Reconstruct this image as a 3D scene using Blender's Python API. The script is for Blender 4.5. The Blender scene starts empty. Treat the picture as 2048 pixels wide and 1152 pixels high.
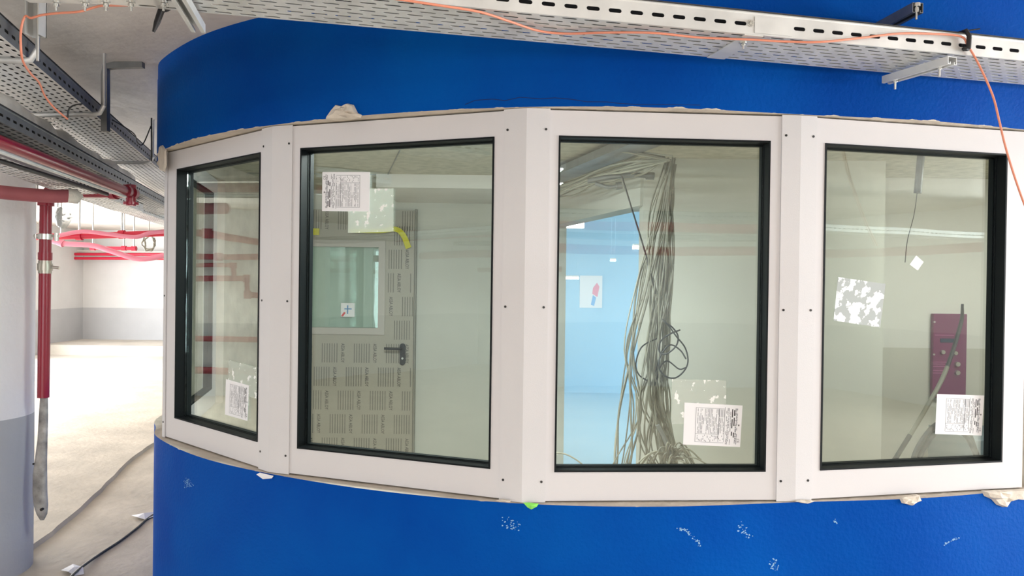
import bpy, math, random
from math import sin, cos, pi, radians, atan2, hypot, sqrt
from mathutils import Vector, Matrix
random.seed(7)
S = bpy.context.scene
COL = S.collection

# ------------------------------------------------------------------ camera
CZ = 1.7
F = 1487.0
PITCH, ROLL = radians(0.4), radians(0.75)
fw = Vector((0, cos(PITCH), -sin(PITCH)))
r0 = Vector((1, 0, 0)); u0 = Vector((0, sin(PITCH), cos(PITCH)))
rt = r0*cos(ROLL) + u0*sin(ROLL)
up = -r0*sin(ROLL) + u0*cos(ROLL)
cam = bpy.data.cameras.new('camera'); co = bpy.data.objects.new('camera', cam); COL.objects.link(co)
cam.sensor_width = 36.0; cam.lens = F/2048*36.0; cam.clip_start = 0.02; cam.clip_end = 200
m = Matrix((rt, up, -fw)).transposed().to_4x4(); m.translation = Vector((0, 0, CZ)); co.matrix_world = m
S.camera = co

# ------------------------------------------------------------------ world, exposure, large lights
w = bpy.data.worlds.new('world'); S.world = w; w.use_nodes = True
w.node_tree.nodes['Background'].inputs[0].default_value = (0.85, 0.93, 1.0, 1)
w.node_tree.nodes['Background'].inputs[1].default_value = 1.6
S.view_settings.view_transform = 'Standard'; S.view_settings.look = 'None'
S.view_settings.gamma = 1.0; S.view_settings.use_curve_mapping = False
S.view_settings.exposure = 0.42
try:
    S.cycles.max_bounces = 10; S.cycles.transparent_max_bounces = 24
    S.cycles.diffuse_bounces = 5; S.cycles.caustics_reflective = False; S.cycles.caustics_refractive = False
except Exception:
    pass

def area(name, loc, target, sx, sy, energy, col=(1, 1, 1)):
    l = bpy.data.lights.new(name, 'AREA'); l.shape = 'RECTANGLE'; l.size = sx; l.size_y = sy
    l.energy = energy; l.color = col
    o = bpy.data.objects.new(name, l); COL.objects.link(o); o.location = loc
    o.rotation_euler = (Vector(target)-Vector(loc)).to_track_quat('-Z', 'Y').to_euler()
    return o
DAY = (0.95, 0.98, 1.0)
area('daylight_far_left', (-8.9, 9.6, 1.45), (0, 9.6, 1.35), 6.0, 2.0, 600, DAY)
area('daylight_back', (-0.9, -6.85, 1.4), (-0.5, 0, 1.4), 4.8, 2.0, 105, DAY)
area('daylight_near_left', (-8.85, 0.9, 0.95), (-3, 1.6, 0.9), 4.0, 1.2, 110, DAY)  # added fill for the column and tray undersides, kept out of the mirrors
area('daylight_right', (8.85, 1.5, 1.4), (0, 2.2, 1.2), 5.0, 2.0, 640, DAY)
for i, (x, y) in enumerate(((0.2, -1.7), (0.2, -3.3), (0.2, -4.9))):
    area('ceiling_lamp_light', (x, y, 2.60), (x, y, 0), 1.5, 0.2, 64, (1, 0.98, 0.95))
area('booth_lamp_light', (-0.45, 3.08, 2.29), (-0.45, 3.4, 0), 0.9, 0.2, 40, (0.97, 1.0, 0.97))  # added fill to brighten the booth, hidden above the panes
area('booth_lamp_light', (2.75, 3.42, 2.29), (2.75, 3.55, 0), 0.8, 0.2, 13, (1, 0.98, 0.92))  # second added booth fill, behind the rightmost pane
area('back_room_light', (2.2, 8.0, 2.55), (2.2, 8.0, 0), 3.0, 4.0, 52, (0.93, 0.98, 1.0))

def ray(x, y): return fw*F + rt*(x-1024) - up*(y-576)
def at_z(x, y, z):
    d = ray(x, y); t = (z-CZ)/d.z
    return Vector((d.x*t, d.y*t, z))
def at_y(x, y, Y):
    d = ray(x, y); t = Y/d.y
    return Vector((d.x*t, Y, CZ+d.z*t))

# ------------------------------------------------------------------ materials
def mat(name, col, rough=0.6, metal=0.0, nscale=0, namt=0.0, bump=0.0, bscale=40, spec=0.5, emit=None, estr=0):
    m = bpy.data.materials.new(name); m.use_nodes = True
    nt = m.node_tree; b = nt.nodes['Principled BSDF']
    b.inputs['Base Color'].default_value = (*col, 1); b.inputs['Roughness'].default_value = rough
    b.inputs['Metallic'].default_value = metal; b.inputs['Specular IOR Level'].default_value = spec
    tc = nt.nodes.new('ShaderNodeTexCoord')
    if nscale:
        n = nt.nodes.new('ShaderNodeTexNoise'); n.inputs['Scale'].default_value = nscale; n.inputs['Detail'].default_value = 6
        nt.links.new(tc.outputs['Object'], n.inputs['Vector'])
        r = nt.nodes.new('ShaderNodeValToRGB')
        r.color_ramp.elements[0].position = 0.3; r.color_ramp.elements[1].position = 0.7
        r.color_ramp.elements[0].color = (*[c*(1-namt) for c in col], 1)
        r.color_ramp.elements[1].color = (*[min(1, c*(1+namt)) for c in col], 1)
        nt.links.new(n.outputs['Fac'], r.inputs[0]); nt.links.new(r.outputs[0], b.inputs['Base Color'])
    if bump:
        n2 = nt.nodes.new('ShaderNodeTexNoise'); n2.inputs['Scale'].default_value = bscale; n2.inputs['Detail'].default_value = 5
        nt.links.new(tc.outputs['Object'], n2.inputs['Vector'])
        bp = nt.nodes.new('ShaderNodeBump'); bp.inputs['Strength'].default_value = bump; bp.inputs['Distance'].default_value = 0.01
        nt.links.new(n2.outputs['Fac'], bp.inputs['Height']); nt.links.new(bp.outputs[0], b.inputs['Normal'])
    if emit:
        b.inputs['Emission Color'].default_value = (*emit, 1); b.inputs['Emission Strength'].default_value = estr
    return m

def blue_paint(name, edge_z, sign):
    """blue emulsion with bare plaster showing where the paint stops at the window opening, and small chips"""
    m = mat(name, (0.0, 0.095, 0.47), 0.6, bump=0.2, bscale=70, spec=0.04)
    nt = m.node_tree; b = nt.nodes['Principled BSDF']; L = nt.links.new
    tc = nt.nodes.new('ShaderNodeTexCoord')
    sep = nt.nodes.new('ShaderNodeSeparateXYZ'); L(tc.outputs['Object'], sep.inputs[0])
    n = nt.nodes.new('ShaderNodeTexNoise'); n.inputs['Scale'].default_value = 1.7; n.inputs['Detail'].default_value = 8
    L(tc.outputs['Object'], n.inputs['Vector'])
    base = nt.nodes.new('ShaderNodeValToRGB')
    base.color_ramp.elements[0].position = 0.35; base.color_ramp.elements[0].color = (0.0, 0.052, 0.31, 1)
    base.color_ramp.elements[1].position = 0.7; base.color_ramp.elements[1].color = (0.0, 0.082, 0.38, 1)
    L(n.outputs['Fac'], base.inputs[0])
    # bare plaster lip
    n2 = nt.nodes.new('ShaderNodeTexNoise'); n2.inputs['Scale'].default_value = 14; n2.inputs['Detail'].default_value = 6
    L(tc.outputs['Object'], n2.inputs['Vector'])
    a = nt.nodes.new('ShaderNodeMath'); a.operation = 'SUBTRACT'; L(sep.outputs['Z'], a.inputs[0]); a.inputs[1].default_value = edge_z
    c = nt.nodes.new('ShaderNodeMath'); c.operation = 'MULTIPLY'; c.inputs[1].default_value = sign; L(a.outputs[0], c.inputs[0])   # distance from edge, positive into the wall
    d = nt.nodes.new('ShaderNodeMath'); d.operation = 'MULTIPLY_ADD'; d.inputs[1].default_value = 0.030; d.inputs[2].default_value = -0.0125; L(n2.outputs['Fac'], d.inputs[0])
    e = nt.nodes.new('ShaderNodeMath'); e.operation = 'LESS_THAN'; L(c.outputs[0], e.inputs[0]); L(d.outputs[0], e.inputs[1])
    # chips and scuffs
    v = nt.nodes.new('ShaderNodeTexNoise'); v.inputs['Scale'].default_value = 7.3; v.inputs['Detail'].default_value = 9; v.inputs['Roughness'].default_value = 0.7
    L(tc.outputs['Object'], v.inputs['Vector'])
    g = nt.nodes.new('ShaderNodeMapRange'); g.inputs[1].default_value = 0.735; g.inputs[2].default_value = 0.80; g.inputs[4].default_value = 0.6
    L(v.outputs['Fac'], g.inputs[0])
    mx = nt.nodes.new('ShaderNodeMix'); mx.data_type = 'RGBA'; L(g.outputs[0], mx.inputs[0]); L(base.outputs[0], mx.inputs[6]); mx.inputs[7].default_value = (0.35, 0.55, 0.75, 1)
    mx2 = nt.nodes.new('ShaderNodeMix'); mx2.data_type = 'RGBA'; L(e.outputs[0], mx2.inputs[0]); L(mx.outputs[2], mx2.inputs[6]); mx2.inputs[7].default_value = (0.60, 0.55, 0.47, 1)
    L(mx2.outputs[2], b.inputs['Base Color'])
    return m

def banded(name, top, low, z, rough=0.6, bump=0.1):
    m = mat(name, top, rough, bump=bump, bscale=25)
    nt = m.node_tree; b = nt.nodes['Principled BSDF']; L = nt.links.new
    tc = nt.nodes.new('ShaderNodeTexCoord'); sep = nt.nodes.new('ShaderNodeSeparateXYZ'); L(tc.outputs['Object'], sep.inputs[0])
    lt = nt.nodes.new('ShaderNodeMath'); lt.operation = 'LESS_THAN'; lt.inputs[1].default_value = z; L(sep.outputs['Z'], lt.inputs[0])
    n = nt.nodes.new('ShaderNodeTexNoise'); n.inputs['Scale'].default_value = 3; n.inputs['Detail'].default_value = 8; L(tc.outputs['Object'], n.inputs['Vector'])
    mr = nt.nodes.new('ShaderNodeMapRange'); mr.inputs[3].default_value = 0.90; mr.inputs[4].default_value = 1.05; L(n.outputs['Fac'], mr.inputs[0])
    mx = nt.nodes.new('ShaderNodeMix'); mx.data_type = 'RGBA'; L(lt.outputs[0], mx.inputs[0]); mx.inputs[6].default_value = (*top, 1); mx.inputs[7].default_value = (*low, 1)
    mu = nt.nodes.new('ShaderNodeVectorMath'); mu.operation = 'SCALE'; L(mx.outputs[2], mu.inputs[0]); L(mr.outputs[0], mu.inputs['Scale'])
    L(mu.outputs[0], b.inputs['Base Color'])
    return m

def glass_mat(name, tint, fac_mul=1.0, ior=1.5):
    m = bpy.data.materials.new(name); m.use_nodes = True; nt = m.node_tree; nt.nodes.clear(); L = nt.links.new
    out = nt.nodes.new('ShaderNodeOutputMaterial'); t = nt.nodes.new('ShaderNodeBsdfTransparent'); t.inputs[0].default_value = (*tint, 1)
    g = nt.nodes.new('ShaderNodeBsdfGlossy'); g.inputs['Roughness'].default_value = 0.0; g.inputs[0].default_value = (0.93, 1.0, 0.98, 1)
    tc = nt.nodes.new('ShaderNodeTexCoord'); n = nt.nodes.new('ShaderNodeTexNoise'); n.inputs['Scale'].default_value = 1.6; L(tc.outputs['Object'], n.inputs['Vector'])
    bp = nt.nodes.new('ShaderNodeBump'); bp.inputs['Strength'].default_value = 0.12; bp.inputs['Distance'].default_value = 0.01; L(n.outputs['Fac'], bp.inputs['Height']); L(bp.outputs[0], g.inputs['Normal'])
    f = nt.nodes.new('ShaderNodeFresnel')
    ge = nt.nodes.new('ShaderNodeNewGeometry'); io = nt.nodes.new('ShaderNodeMapRange'); io.inputs[3].default_value = ior; io.inputs[4].default_value = 1/ior
    L(ge.outputs['Backfacing'], io.inputs[0]); L(io.outputs[0], f.inputs[0])
    mu = nt.nodes.new('ShaderNodeMath'); mu.operation = 'MULTIPLY'; mu.inputs[1].default_value = fac_mul; mu.use_clamp = True; L(f.outputs[0], mu.inputs[0])
    mx = nt.nodes.new('ShaderNodeMixShader'); L(mu.outputs[0], mx.inputs[0]); L(t.outputs[0], mx.inputs[1]); L(g.outputs[0], mx.inputs[2]); L(mx.outputs[0], out.inputs[0])
    return m

def film_mat(name, col, amount, fleck, thr, scale):
    """clear plastic with white flecks of dried glue"""
    m = bpy.data.materials.new(name); m.use_nodes = True; nt = m.node_tree; L = nt.links.new
    out = nt.nodes['Material Output']; b = nt.nodes['Principled BSDF']; b.inputs['Base Color'].default_value = (*fleck, 1); b.inputs['Roughness'].default_value = 0.35
    b2 = nt.nodes.new('ShaderNodeBsdfDiffuse'); b2.inputs[0].default_value = (*col, 1)
    t = nt.nodes.new('ShaderNodeBsdfTransparent')
    m1 = nt.nodes.new('ShaderNodeMixShader'); m1.inputs[0].default_value = amount; L(t.outputs[0], m1.inputs[1]); L(b2.outputs[0], m1.inputs[2])
    tc = nt.nodes.new('ShaderNodeTexCoord'); n = nt.nodes.new('ShaderNodeTexNoise'); n.inputs['Scale'].default_value = scale; n.inputs['Detail'].default_value = 3
    L(tc.outputs['Object'], n.inputs['Vector'])
    mr = nt.nodes.new('ShaderNodeMapRange'); mr.inputs[1].default_value = thr; mr.inputs[2].default_value = thr+0.02; L(n.outputs['Fac'], mr.inputs[0])
    m2 = nt.nodes.new('ShaderNodeMixShader'); L(mr.outputs[0], m2.inputs[0]); L(m1.outputs[0], m2.inputs[1]); L(b.outputs[0], m2.inputs[2]); L(m2.outputs[0], out.inputs[0])
    return m

M = {}
M['plaster'] = mat('plaster', (0.62, 0.56, 0.48), 0.8, nscale=9, namt=0.15, bump=0.6, bscale=30)
M['ceiling'] = mat('ceiling_plaster', (0.70, 0.65, 0.60), 0.85, nscale=2.2, namt=0.14, bump=0.5, bscale=14)
M['floor'] = mat('dusty_concrete', (0.50, 0.44, 0.36), 0.8, nscale=2.3, namt=0.16, bump=0.5, bscale=18)
M['slab'] = mat('pale_slab', (0.62, 0.58, 0.52), 0.8, nscale=1.5, namt=0.14, bump=0.4, bscale=14)
M['white_wall'] = mat('white_wall', (0.68, 0.66, 0.62), 0.7, nscale=3, namt=0.05, bump=0.15, bscale=20)
M['garage_wall'] = banded('garage_wall', (0.74, 0.74, 0.74), (0.52, 0.53, 0.55), CZ-0.635)
M['booth_wall'] = mat('booth_wall', (0.62, 0.62, 0.565), 0.75, nscale=2.5, namt=0.05)
M['booth_band'] = banded('booth_wall_band', (0.66, 0.66, 0.62), (0.52, 0.51, 0.45), CZ-0.37)
M['column'] = banded('column_paint', (0.88, 0.86, 0.87), (0.47, 0.475, 0.49), CZ-0.80, bump=0.3)
M['pale_blue'] = mat('pale_blue_paint', (0.42, 0.66, 0.83), 0.6)  # bluish light of the room beyond is put into this colour
M['pale_floor'] = mat('pale_floor', (0.44, 0.67, 0.82), 0.5)  # same bluish light put into the floor colour
M['board'] = mat('cement_board', (0.50, 0.48, 0.38), 0.85, nscale=22, namt=0.16)
M['frame'] = mat('frame_coating', (0.63, 0.615, 0.625), 0.32, bump=0.03, bscale=300, spec=0.4)
M['cover'] = mat('cover_coating', (0.62, 0.61, 0.62), 0.45, bump=0.05, bscale=260, spec=0.25)
M['rubber'] = mat('black_rubber', (0.005, 0.007, 0.008), 0.55, spec=0.15)
M['black'] = mat('black_plastic', (0.012, 0.012, 0.014), 0.4)
M['hole'] = mat('screw_dark', (0.01, 0.01, 0.01), 0.5)
M['steel'] = mat('galvanised_steel', (0.70, 0.71, 0.70), 0.42, 0.45, nscale=7, namt=0.14)
M['white_tray'] = mat('bright_zinc', (0.92, 0.91, 0.90), 0.5, 0.05, nscale=5, namt=0.06)  # floor bounce on the wide tray's underside is put into this pale tone
M['steel_dark'] = mat('weathered_steel', (0.26, 0.27, 0.27), 0.45, 0.7, nscale=9, namt=0.2)  # dark steel; also paints in the shade on the wide tray's rail
M['bolt'] = mat('zinc_bolt', (0.65, 0.65, 0.62), 0.3, 0.9)
M['red'] = mat('red_pipe_paint', (0.28, 0.010, 0.030), 0.28, spec=0.6)
M['red_bright'] = mat('bright_red_paint', (0.62, 0.012, 0.05), 0.4)
M['pink'] = mat('dusty_red_paint', (0.42, 0.12, 0.14), 0.55, nscale=6, namt=0.15)
M['pink_hose'] = mat('pink_wrap', (0.80, 0.25, 0.34), 0.5)
M['orange'] = mat('orange_sheath', (0.75, 0.27, 0.17), 0.5)
M['plastic_wrap'] = mat('crumpled_plastic', (0.66, 0.62, 0.56), 0.4, nscale=5, namt=0.3, bump=1.0, bscale=22)
M['tape'] = mat('grey_wrap', (0.33, 0.32, 0.31), 0.4, nscale=14, namt=0.45, bump=0.8, bscale=26)
M['brass'] = mat('valve_metal', (0.45, 0.42, 0.36), 0.35, 0.8)
M['white_plastic'] = mat('white_plastic', (0.75, 0.75, 0.75), 0.4)
M['paper'] = mat('paper', (0.82, 0.82, 0.84), 0.7)
M['print'] = mat('grey_print', (0.20, 0.21, 0.23), 0.8)
M['print_dark'] = mat('dark_print', (0.03, 0.03, 0.035), 0.8)
M['cable_grey'] = mat('grey_cable', (0.22, 0.21, 0.165), 0.5)
M['cable_dark'] = mat('dark_cable', (0.02, 0.022, 0.024), 0.45)
M['cable_beige'] = mat('beige_cable', (0.35, 0.335, 0.265), 0.5)
M['purple'] = mat('purple_panel', (0.17, 0.028, 0.10), 0.35)
M['door'] = mat('door_leaf', (0.40, 0.37, 0.31), 0.45)
M['yellow'] = mat('yellow_tape', (0.70, 0.66, 0.05), 0.5)
M['green'] = mat('green_scrap', (0.25, 0.75, 0.12), 0.5)
M['dark_lid'] = mat('dark_tray_interior', (0.03, 0.03, 0.032), 0.7)  # near-black, puts shade behind the tray slots
M['lamp'] = mat('lamp_glow', (1, 1, 1), 0.5, emit=(1, 0.99, 0.96), estr=7)
M['glass'] = glass_mat('window_glass', (0.905, 0.955, 0.945), 1.9)
M['door_glass'] = glass_mat('door_glass', (0.90, 0.97, 0.94), 1.8)
M['clear'] = film_mat('clear_sticker', (0.62, 0.66, 0.60), 0.35, (0.85, 0.87, 0.84), 0.60, 34)
M['flake'] = film_mat('flaked_sticker', (0.52, 0.56, 0.56), 0.75, (0.84, 0.87, 0.88), 0.50, 26)
M['blue_up'] = blue_paint('blue_wall_paint_over', CZ+0.578, 1)
M['blue_low'] = blue_paint('blue_wall_paint_under', CZ-0.725, -1)

# ------------------------------------------------------------------ mesh helpers
class MB:
    def __init__(s): s.v = []; s.f = []; s.mi = []; s.sm = []
    def add(s, vs, fs, mi=0, smooth=False):
        k = len(s.v); s.v += [tuple(p) for p in vs]
        for f in fs: s.f.append(tuple(k+i for i in f)); s.mi.append(mi); s.sm.append(smooth)
        return s
    def box(s, lo, hi, mat4=None, mi=0, ch=0.0):
        x0, y0, z0 = lo; x1, y1, z1 = hi
        vs = [Vector(p) for p in ((x0,y0,z0),(x1,y0,z0),(x1,y1,z0),(x0,y1,z0),(x0,y0,z1),(x1,y0,z1),(x1,y1,z1),(x0,y1,z1))]
        if mat4 is not None: vs = [mat4 @ p for p in vs]
        return s.add(vs, [(0,3,2,1),(4,5,6,7),(0,1,5,4),(1,2,6,5),(2,3,7,6),(3,0,4,7)], mi)
    def tube(s, pts, r, n=10, caps=True, mi=0, squash=1.0):
        pts = [Vector(p) for p in pts]; N = len(pts)
        rr = r if isinstance(r, (list, tuple)) else [r]*N
        t0 = (pts[1]-pts[0]).normalized()
        a = Vector((0, 0, 1)) if abs(t0.z) < 0.9 else Vector((1, 0, 0))
        nx = (a - t0*a.dot(t0)).normalized(); vs = []
        for i in range(N):
            t = (pts[min(i+1, N-1)]-pts[max(i-1, 0)])
            t = t.normalized() if t.length > 1e-9 else t0
            nx = nx - t*nx.dot(t)
            nx = nx.normalized() if nx.length > 1e-6 else t.orthogonal().normalized()
            by = t.cross(nx)
            for k in range(n):
                an = 2*pi*(k+0.5)/n
                vs.append(pts[i] + nx*cos(an)*rr[i] + by*sin(an)*rr[i]*squash)
        fs = [(i*n+k, i*n+(k+1) % n, (i+1)*n+(k+1) % n, (i+1)*n+k) for i in range(N-1) for k in range(n)]
        s.add(vs, fs, mi, n > 5)
        if caps: s.add([vs[k] for k in range(n)][::-1] + [vs[(N-1)*n+k] for k in range(n)], [tuple(range(n)), tuple(range(n, 2*n))], mi)
        return s
    def cyl(s, p, q, r, n=16, mi=0): return s.tube([p, q], r, n, True, mi)
    def build(s, name, material, parent=None, kind=None):
        me = bpy.data.meshes.new(name); me.from_pydata(s.v, [], s.f)
        for mm in (material if isinstance(material, (list, tuple)) else [material]): me.materials.append(mm)
        for p, mi, sm in zip(me.polygons, s.mi, s.sm): p.material_index = mi; p.use_smooth = sm
        me.update()
        o = bpy.data.objects.new(name, me); COL.objects.link(o)
        if parent is not None: o.parent = parent
        if kind: o['kind'] = kind
        return o

def bevel(o, wd=0.002, seg=2):
    b = o.modifiers.new('bevel', 'BEVEL'); b.width = wd; b.segments = seg; b.limit_method = 'ANGLE'; return o
def tag(o, label, cat, group=None, kind=None):
    o['label'] = label; o['category'] = cat
    if group: o['group'] = group
    if kind: o['kind'] = kind
    return o
def empty(name, loc=(0, 0, 0), rz=0):
    o = bpy.data.objects.new(name, None); COL.objects.link(o); o.location = loc; o.rotation_euler = (0, 0, rz); o.empty_display_size = 0.1
    return o
def thing(name, label, cat, loc=(0, 0, 0), rz=0, group=None): return tag(empty(name, loc, rz), label, cat, group)
def copy_tree(o, parent=None):
    c = o.copy(); COL.objects.link(c)
    if parent is not None: c.parent = parent
    for ch in list(o.children): copy_tree(ch, c)
    return c
def smooth(pts, k=8):
    P = [Vector(p) for p in pts]; P = [P[0]*2-P[1]] + P + [P[-1]*2-P[-2]]; out = []
    for i in range(1, len(P)-2):
        for j in range(k):
            t = j/k; a, b, c, d = P[i-1], P[i], P[i+1], P[i+2]
            out.append(0.5*((2*b)+(c-a)*t+(2*a-5*b+4*c-d)*t*t+(-a+3*b-3*c+d)*t**3))
    out.append(P[-2]); return out
def text_mesh(txt, size):
    c = bpy.data.curves.new('lettering', 'FONT'); c.body = txt; c.size = size; c.resolution_u = 2
    o = bpy.data.objects.new('lettering', c); COL.objects.link(o)
    bpy.context.view_layer.update()
    me = bpy.data.meshes.new_from_object(o.evaluated_get(bpy.context.evaluated_depsgraph_get()))
    vs = [v.co.copy() for v in me.vertices]; fs = [tuple(p.vertices) for p in me.polygons]
    bpy.data.objects.remove(o); bpy.data.curves.remove(c); bpy.data.meshes.remove(me)
    return vs, fs

# ------------------------------------------------------------------ shell of the garage
ZC = CZ+0.998
X0, X1, Y0, Y1 = -9.0, 9.0, -7.0, 15.6
MB().box((X0-.3, Y0-.3, -0.2), (X1+.3, Y1+.3, 0)).build('floor', M['floor'], None, 'structure')
ZH = CZ+1.12                                                    # the soffit steps up to the right of the booth's corner
prof = [(X0-.3, ZC), (-.75, ZC), (.15, ZH), (X1+.3, ZH), (X1+.3, ZC+.4), (X0-.3, ZC+.4)]
n = len(prof)
MB().add([(x, Y0-.3, z) for x, z in prof]+[(x, Y1+.3, z) for x, z in prof], [(k, (k+1) % n, n+(k+1) % n, n+k) for k in range(n)]+[(0, 3, 2, 1), (0, 5, 4, 3), (6, 7, 8, 9), (6, 9, 10, 11)]).build('ceiling', M['ceiling'], None, 'structure')
MB().box((X0, Y1-.0, 0), (X1, Y1+.3, ZH)).build('wall_far', M['garage_wall'], None, 'structure')
def wall_open(name, horizontal, pos, a0, a1, o0, o1, z0, z1, th, m):
    b = MB()
    def bx(a, c, lo, hi):
        if horizontal: b.box((a, min(pos, pos+th), lo), (c, max(pos, pos+th), hi))
        else: b.box((min(pos, pos+th), a, lo), (max(pos, pos+th), c, hi))
    bx(a0, o0, 0, ZH); bx(o1, a1, 0, ZH); bx(o0, o1, 0, z0); bx(o0, o1, z1, ZH)
    return b.build(name, m, None, 'structure')
b = MB()
for a_, c_, lo, hi in ((Y0, -1.2, 0, ZC), (-1.2, 3.0, 0, .3), (-1.2, 3.0, 1.6, ZC), (3.0, 6.5, 0, ZC), (6.5, 12.7, 0, .4), (6.5, 12.7, 2.5, ZC), (12.7, Y1, 0, ZC)): b.box((X0-.3, a_, lo), (X0, c_, hi))  # nearer, lower gap is made up for the added left fill
b.build('wall_left', M['garage_wall'], None, 'structure')
wall_open('wall_back', True, Y0, X0, X1, -3.4, 1.6, 0.35, 2.45, -0.3, M['garage_wall'])
wall_open('wall_right', False, X1, Y0, Y1, -1.2, 4.2, 0.35, 2.45, 0.3, M['garage_wall'])
# raised slabs towards the far wall
MB().box((X0, 12.4, 0), (-2.5, Y1, 0.21)).build('floor_raised_slab', M['slab'], None, 'structure')
MB().box((X0, 14.2, 0.21), (-2.5, Y1, 0.40)).build('floor_upper_slab', M['slab'], None, 'structure')
# low raised bed of concrete whose rough edge crosses the floor beside the booth
edge = [at_z(x, y, 0.03) for x, y in ((-160, 1235), (-40, 1165), (60, 1094), (130, 1040), (200, 977), (262, 917), (312, 882), (345, 868))]
edge = smooth(edge, 5)
vs = [Vector((p.x+random.uniform(-.006, .006), p.y, 0.03)) for p in edge]
b = MB(); n = len(vs)
left = [Vector((X0, 3.1+(12.4-3.1)*i/(n-1), 0.03)) for i in range(n)]
b.add(vs+left, [(i, i+1, n+i+1, n+i) for i in range(n-1)])
b.add(vs+[Vector((p.x, p.y, 0)) + Vector((0.012, -0.008, 0)) for p in vs], [(i, n+i, n+i+1, i+1) for i in range(n-1)])
b.build('floor_low_slab', M['floor'], None, 'structure')

# ------------------------------------------------------------------ booth walls (plan path of its outer face)
C01, C12, C23, C34, C45 = (-1.598, 3.421), (-0.911, 2.816), (0.042, 2.467), (0.970, 2.523), (1.883, 2.722)
ZT, ZB = CZ+0.575, CZ-0.725
C00 = (-1.80, 4.33)
ctrl = [(-1.62, 7.2, 0), (-1.80, 6.0, 0), (-1.905, 4.75, 0), (-1.895, 4.25, 0), (-1.84, 3.86, 0), (-1.737, 3.64, 0), (C01[0]-.02, C01[1]-.012, 0), (-1.29, 3.06, 0), (C12[0]-.006, C12[1]-.012, 0),
        (-0.45, 2.585, 0), (C23[0], C23[1]-.008, 0), (0.50, 2.445, 0), (C34[0], C34[1]-.008, 0), (1.44, 2.585, 0), (C45[0], C45[1]-.008, 0), (2.35, 2.86, 0), (3.2, 3.2, 0), (4.1, 3.75, 0), (4.4, 4.6, 0), (4.4, 7.2, 0)]
path = smooth(ctrl, 8)
def offset(p, d):
    out = []
    for i, a in enumerate(p):
        t = (p[min(i+1, len(p)-1)]-p[max(i-1, 0)]).normalized()
        out.append(a+Vector((-t.y, t.x, 0))*d)
    return out
inner = offset(path, 0.20)
def band(name, z0, z1, mats, p=None, q=None, nz=1):
    p = p or path; q = q or inner; n = len(p); b = MB()
    o0 = [Vector((a.x, a.y, z0)) for a in p]; o1 = [Vector((a.x, a.y, z1)) for a in p]
    i0 = [Vector((a.x, a.y, z0)) for a in q]; i1 = [Vector((a.x, a.y, z1)) for a in q]
    R = range(n-1)
    b.add(o0+o1, [(i, i+1, n+i+1, n+i) for i in R], 0, True)
    b.add(i0+i1, [(i+1, i, n+i, n+i+1) for i in R], 1, True)
    b.add(o0+i0, [(i, n+i, n+i+1, i+1) for i in R], 1)
    b.add(o1+i1, [(i, i+1, n+i+1, n+i) for i in R], 1)
    b.add([o0[0], o1[0], i1[0], i0[0], o0[-1], o1[-1], i1[-1], i0[-1]], [(0, 1, 2, 3), (4, 7, 6, 5)], 1)
    return b.build(name, mats, None, 'structure')
wall_up = band('wall_booth_upper', ZT+0.006, ZH+.01, [M['blue_up'], M['plaster']])
wall_lo = band('wall_booth_lower', 0, ZB-0.006, [M['blue_low'], M['plaster']])
# window band: solid again past each end of the ribbon of windows
ka = min(range(len(path)), key=lambda i: (path[i]-Vector((-1.90, 4.40, 0))).length)
kb = min(range(len(path)), key=lambda i: (path[i]-Vector((C45[0]+.03, C45[1]+.005, 0))).length)
kb = max(kb, 14*8+1)
band('wall_booth_left', ZB-0.006, ZT+0.006, [M['blue_up'], M['plaster']], path[:ka+1], inner[:ka+1])
band('wall_booth_right', ZB-0.006, ZT+0.006, [M['blue_up'], M['plaster']], path[kb:], inner[kb:])

def wall_point(px, py):
    """where the sight line meets the booth's outer wall, with the wall direction there"""
    d = ray(px, py); d2 = Vector((d.x, d.y))
    for i in range(5*8, len(path)-1):
        a, c = path[i], path[i+1]; e = Vector((c.x-a.x, c.y-a.y))
        den = d2.x*e.y-d2.y*e.x
        if abs(den) < 1e-12: continue
        t = (a.x*e.y-a.y*e.x)/den; s_ = (a.x*d2.y-a.y*d2.x)/den
        if t > 0 and -1e-6 <= s_ <= 1+1e-6: return Vector((d.x*t, d.y*t, CZ+d.z*t)), e.normalized()
    return None, None
def chip(outline, parent, label, mt=None, h=0.012, name='chipped_plaster'):
    mt = mt or M['plaster']
    cx = sum(p[0] for p in outline)/len(outline); cy = sum(p[1] for p in outline)/len(outline)
    b = MB(); pts = []
    for x, y in outline:
        P, t = wall_point(x, y); nrm = Vector((t.y, -t.x, 0)); pts.append((P, nrm))
    Pc, t = wall_point(cx, cy); nc = Vector((t.y, -t.x, 0))
    n = len(pts)
    ring0 = [P+N*0.0005 for P, N in pts]
    ring1 = [Pc+(P-Pc)*0.86+N*h*random.uniform(.5, 1) for P, N in pts]
    ring2 = [Pc+(P-Pc)*0.45+N*h*random.uniform(.4, 1.5) for P, N in pts]
    b.add(ring0+ring1+ring2+[Pc+nc*h*.8], [(i, (i+1) % n, n+(i+1) % n, n+i) for i in range(n)]+[(n+i, n+(i+1) % n, 2*n+(i+1) % n, 2*n+i) for i in range(n)]+[(2*n+i, 2*n+(i+1) % n, 3*n) for i in range(n)])
    o = b.build(name, mt, parent); o['label'] = label; return o
chip([(652,238),(662,222),(672,210),(686,213),(696,207),(708,210),(716,226),(724,230),(722,236),(700,240),(672,241)], wall_up, 'crumbled cream plaster', h=.018)
chip([(1797,994),(1806,991),(1830,988),(1838,990),(1842,1000),(1832,1004),(1822,1011),(1812,1008),(1803,1006)], wall_lo, 'small crumbled plaster patch', h=.012)
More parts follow.
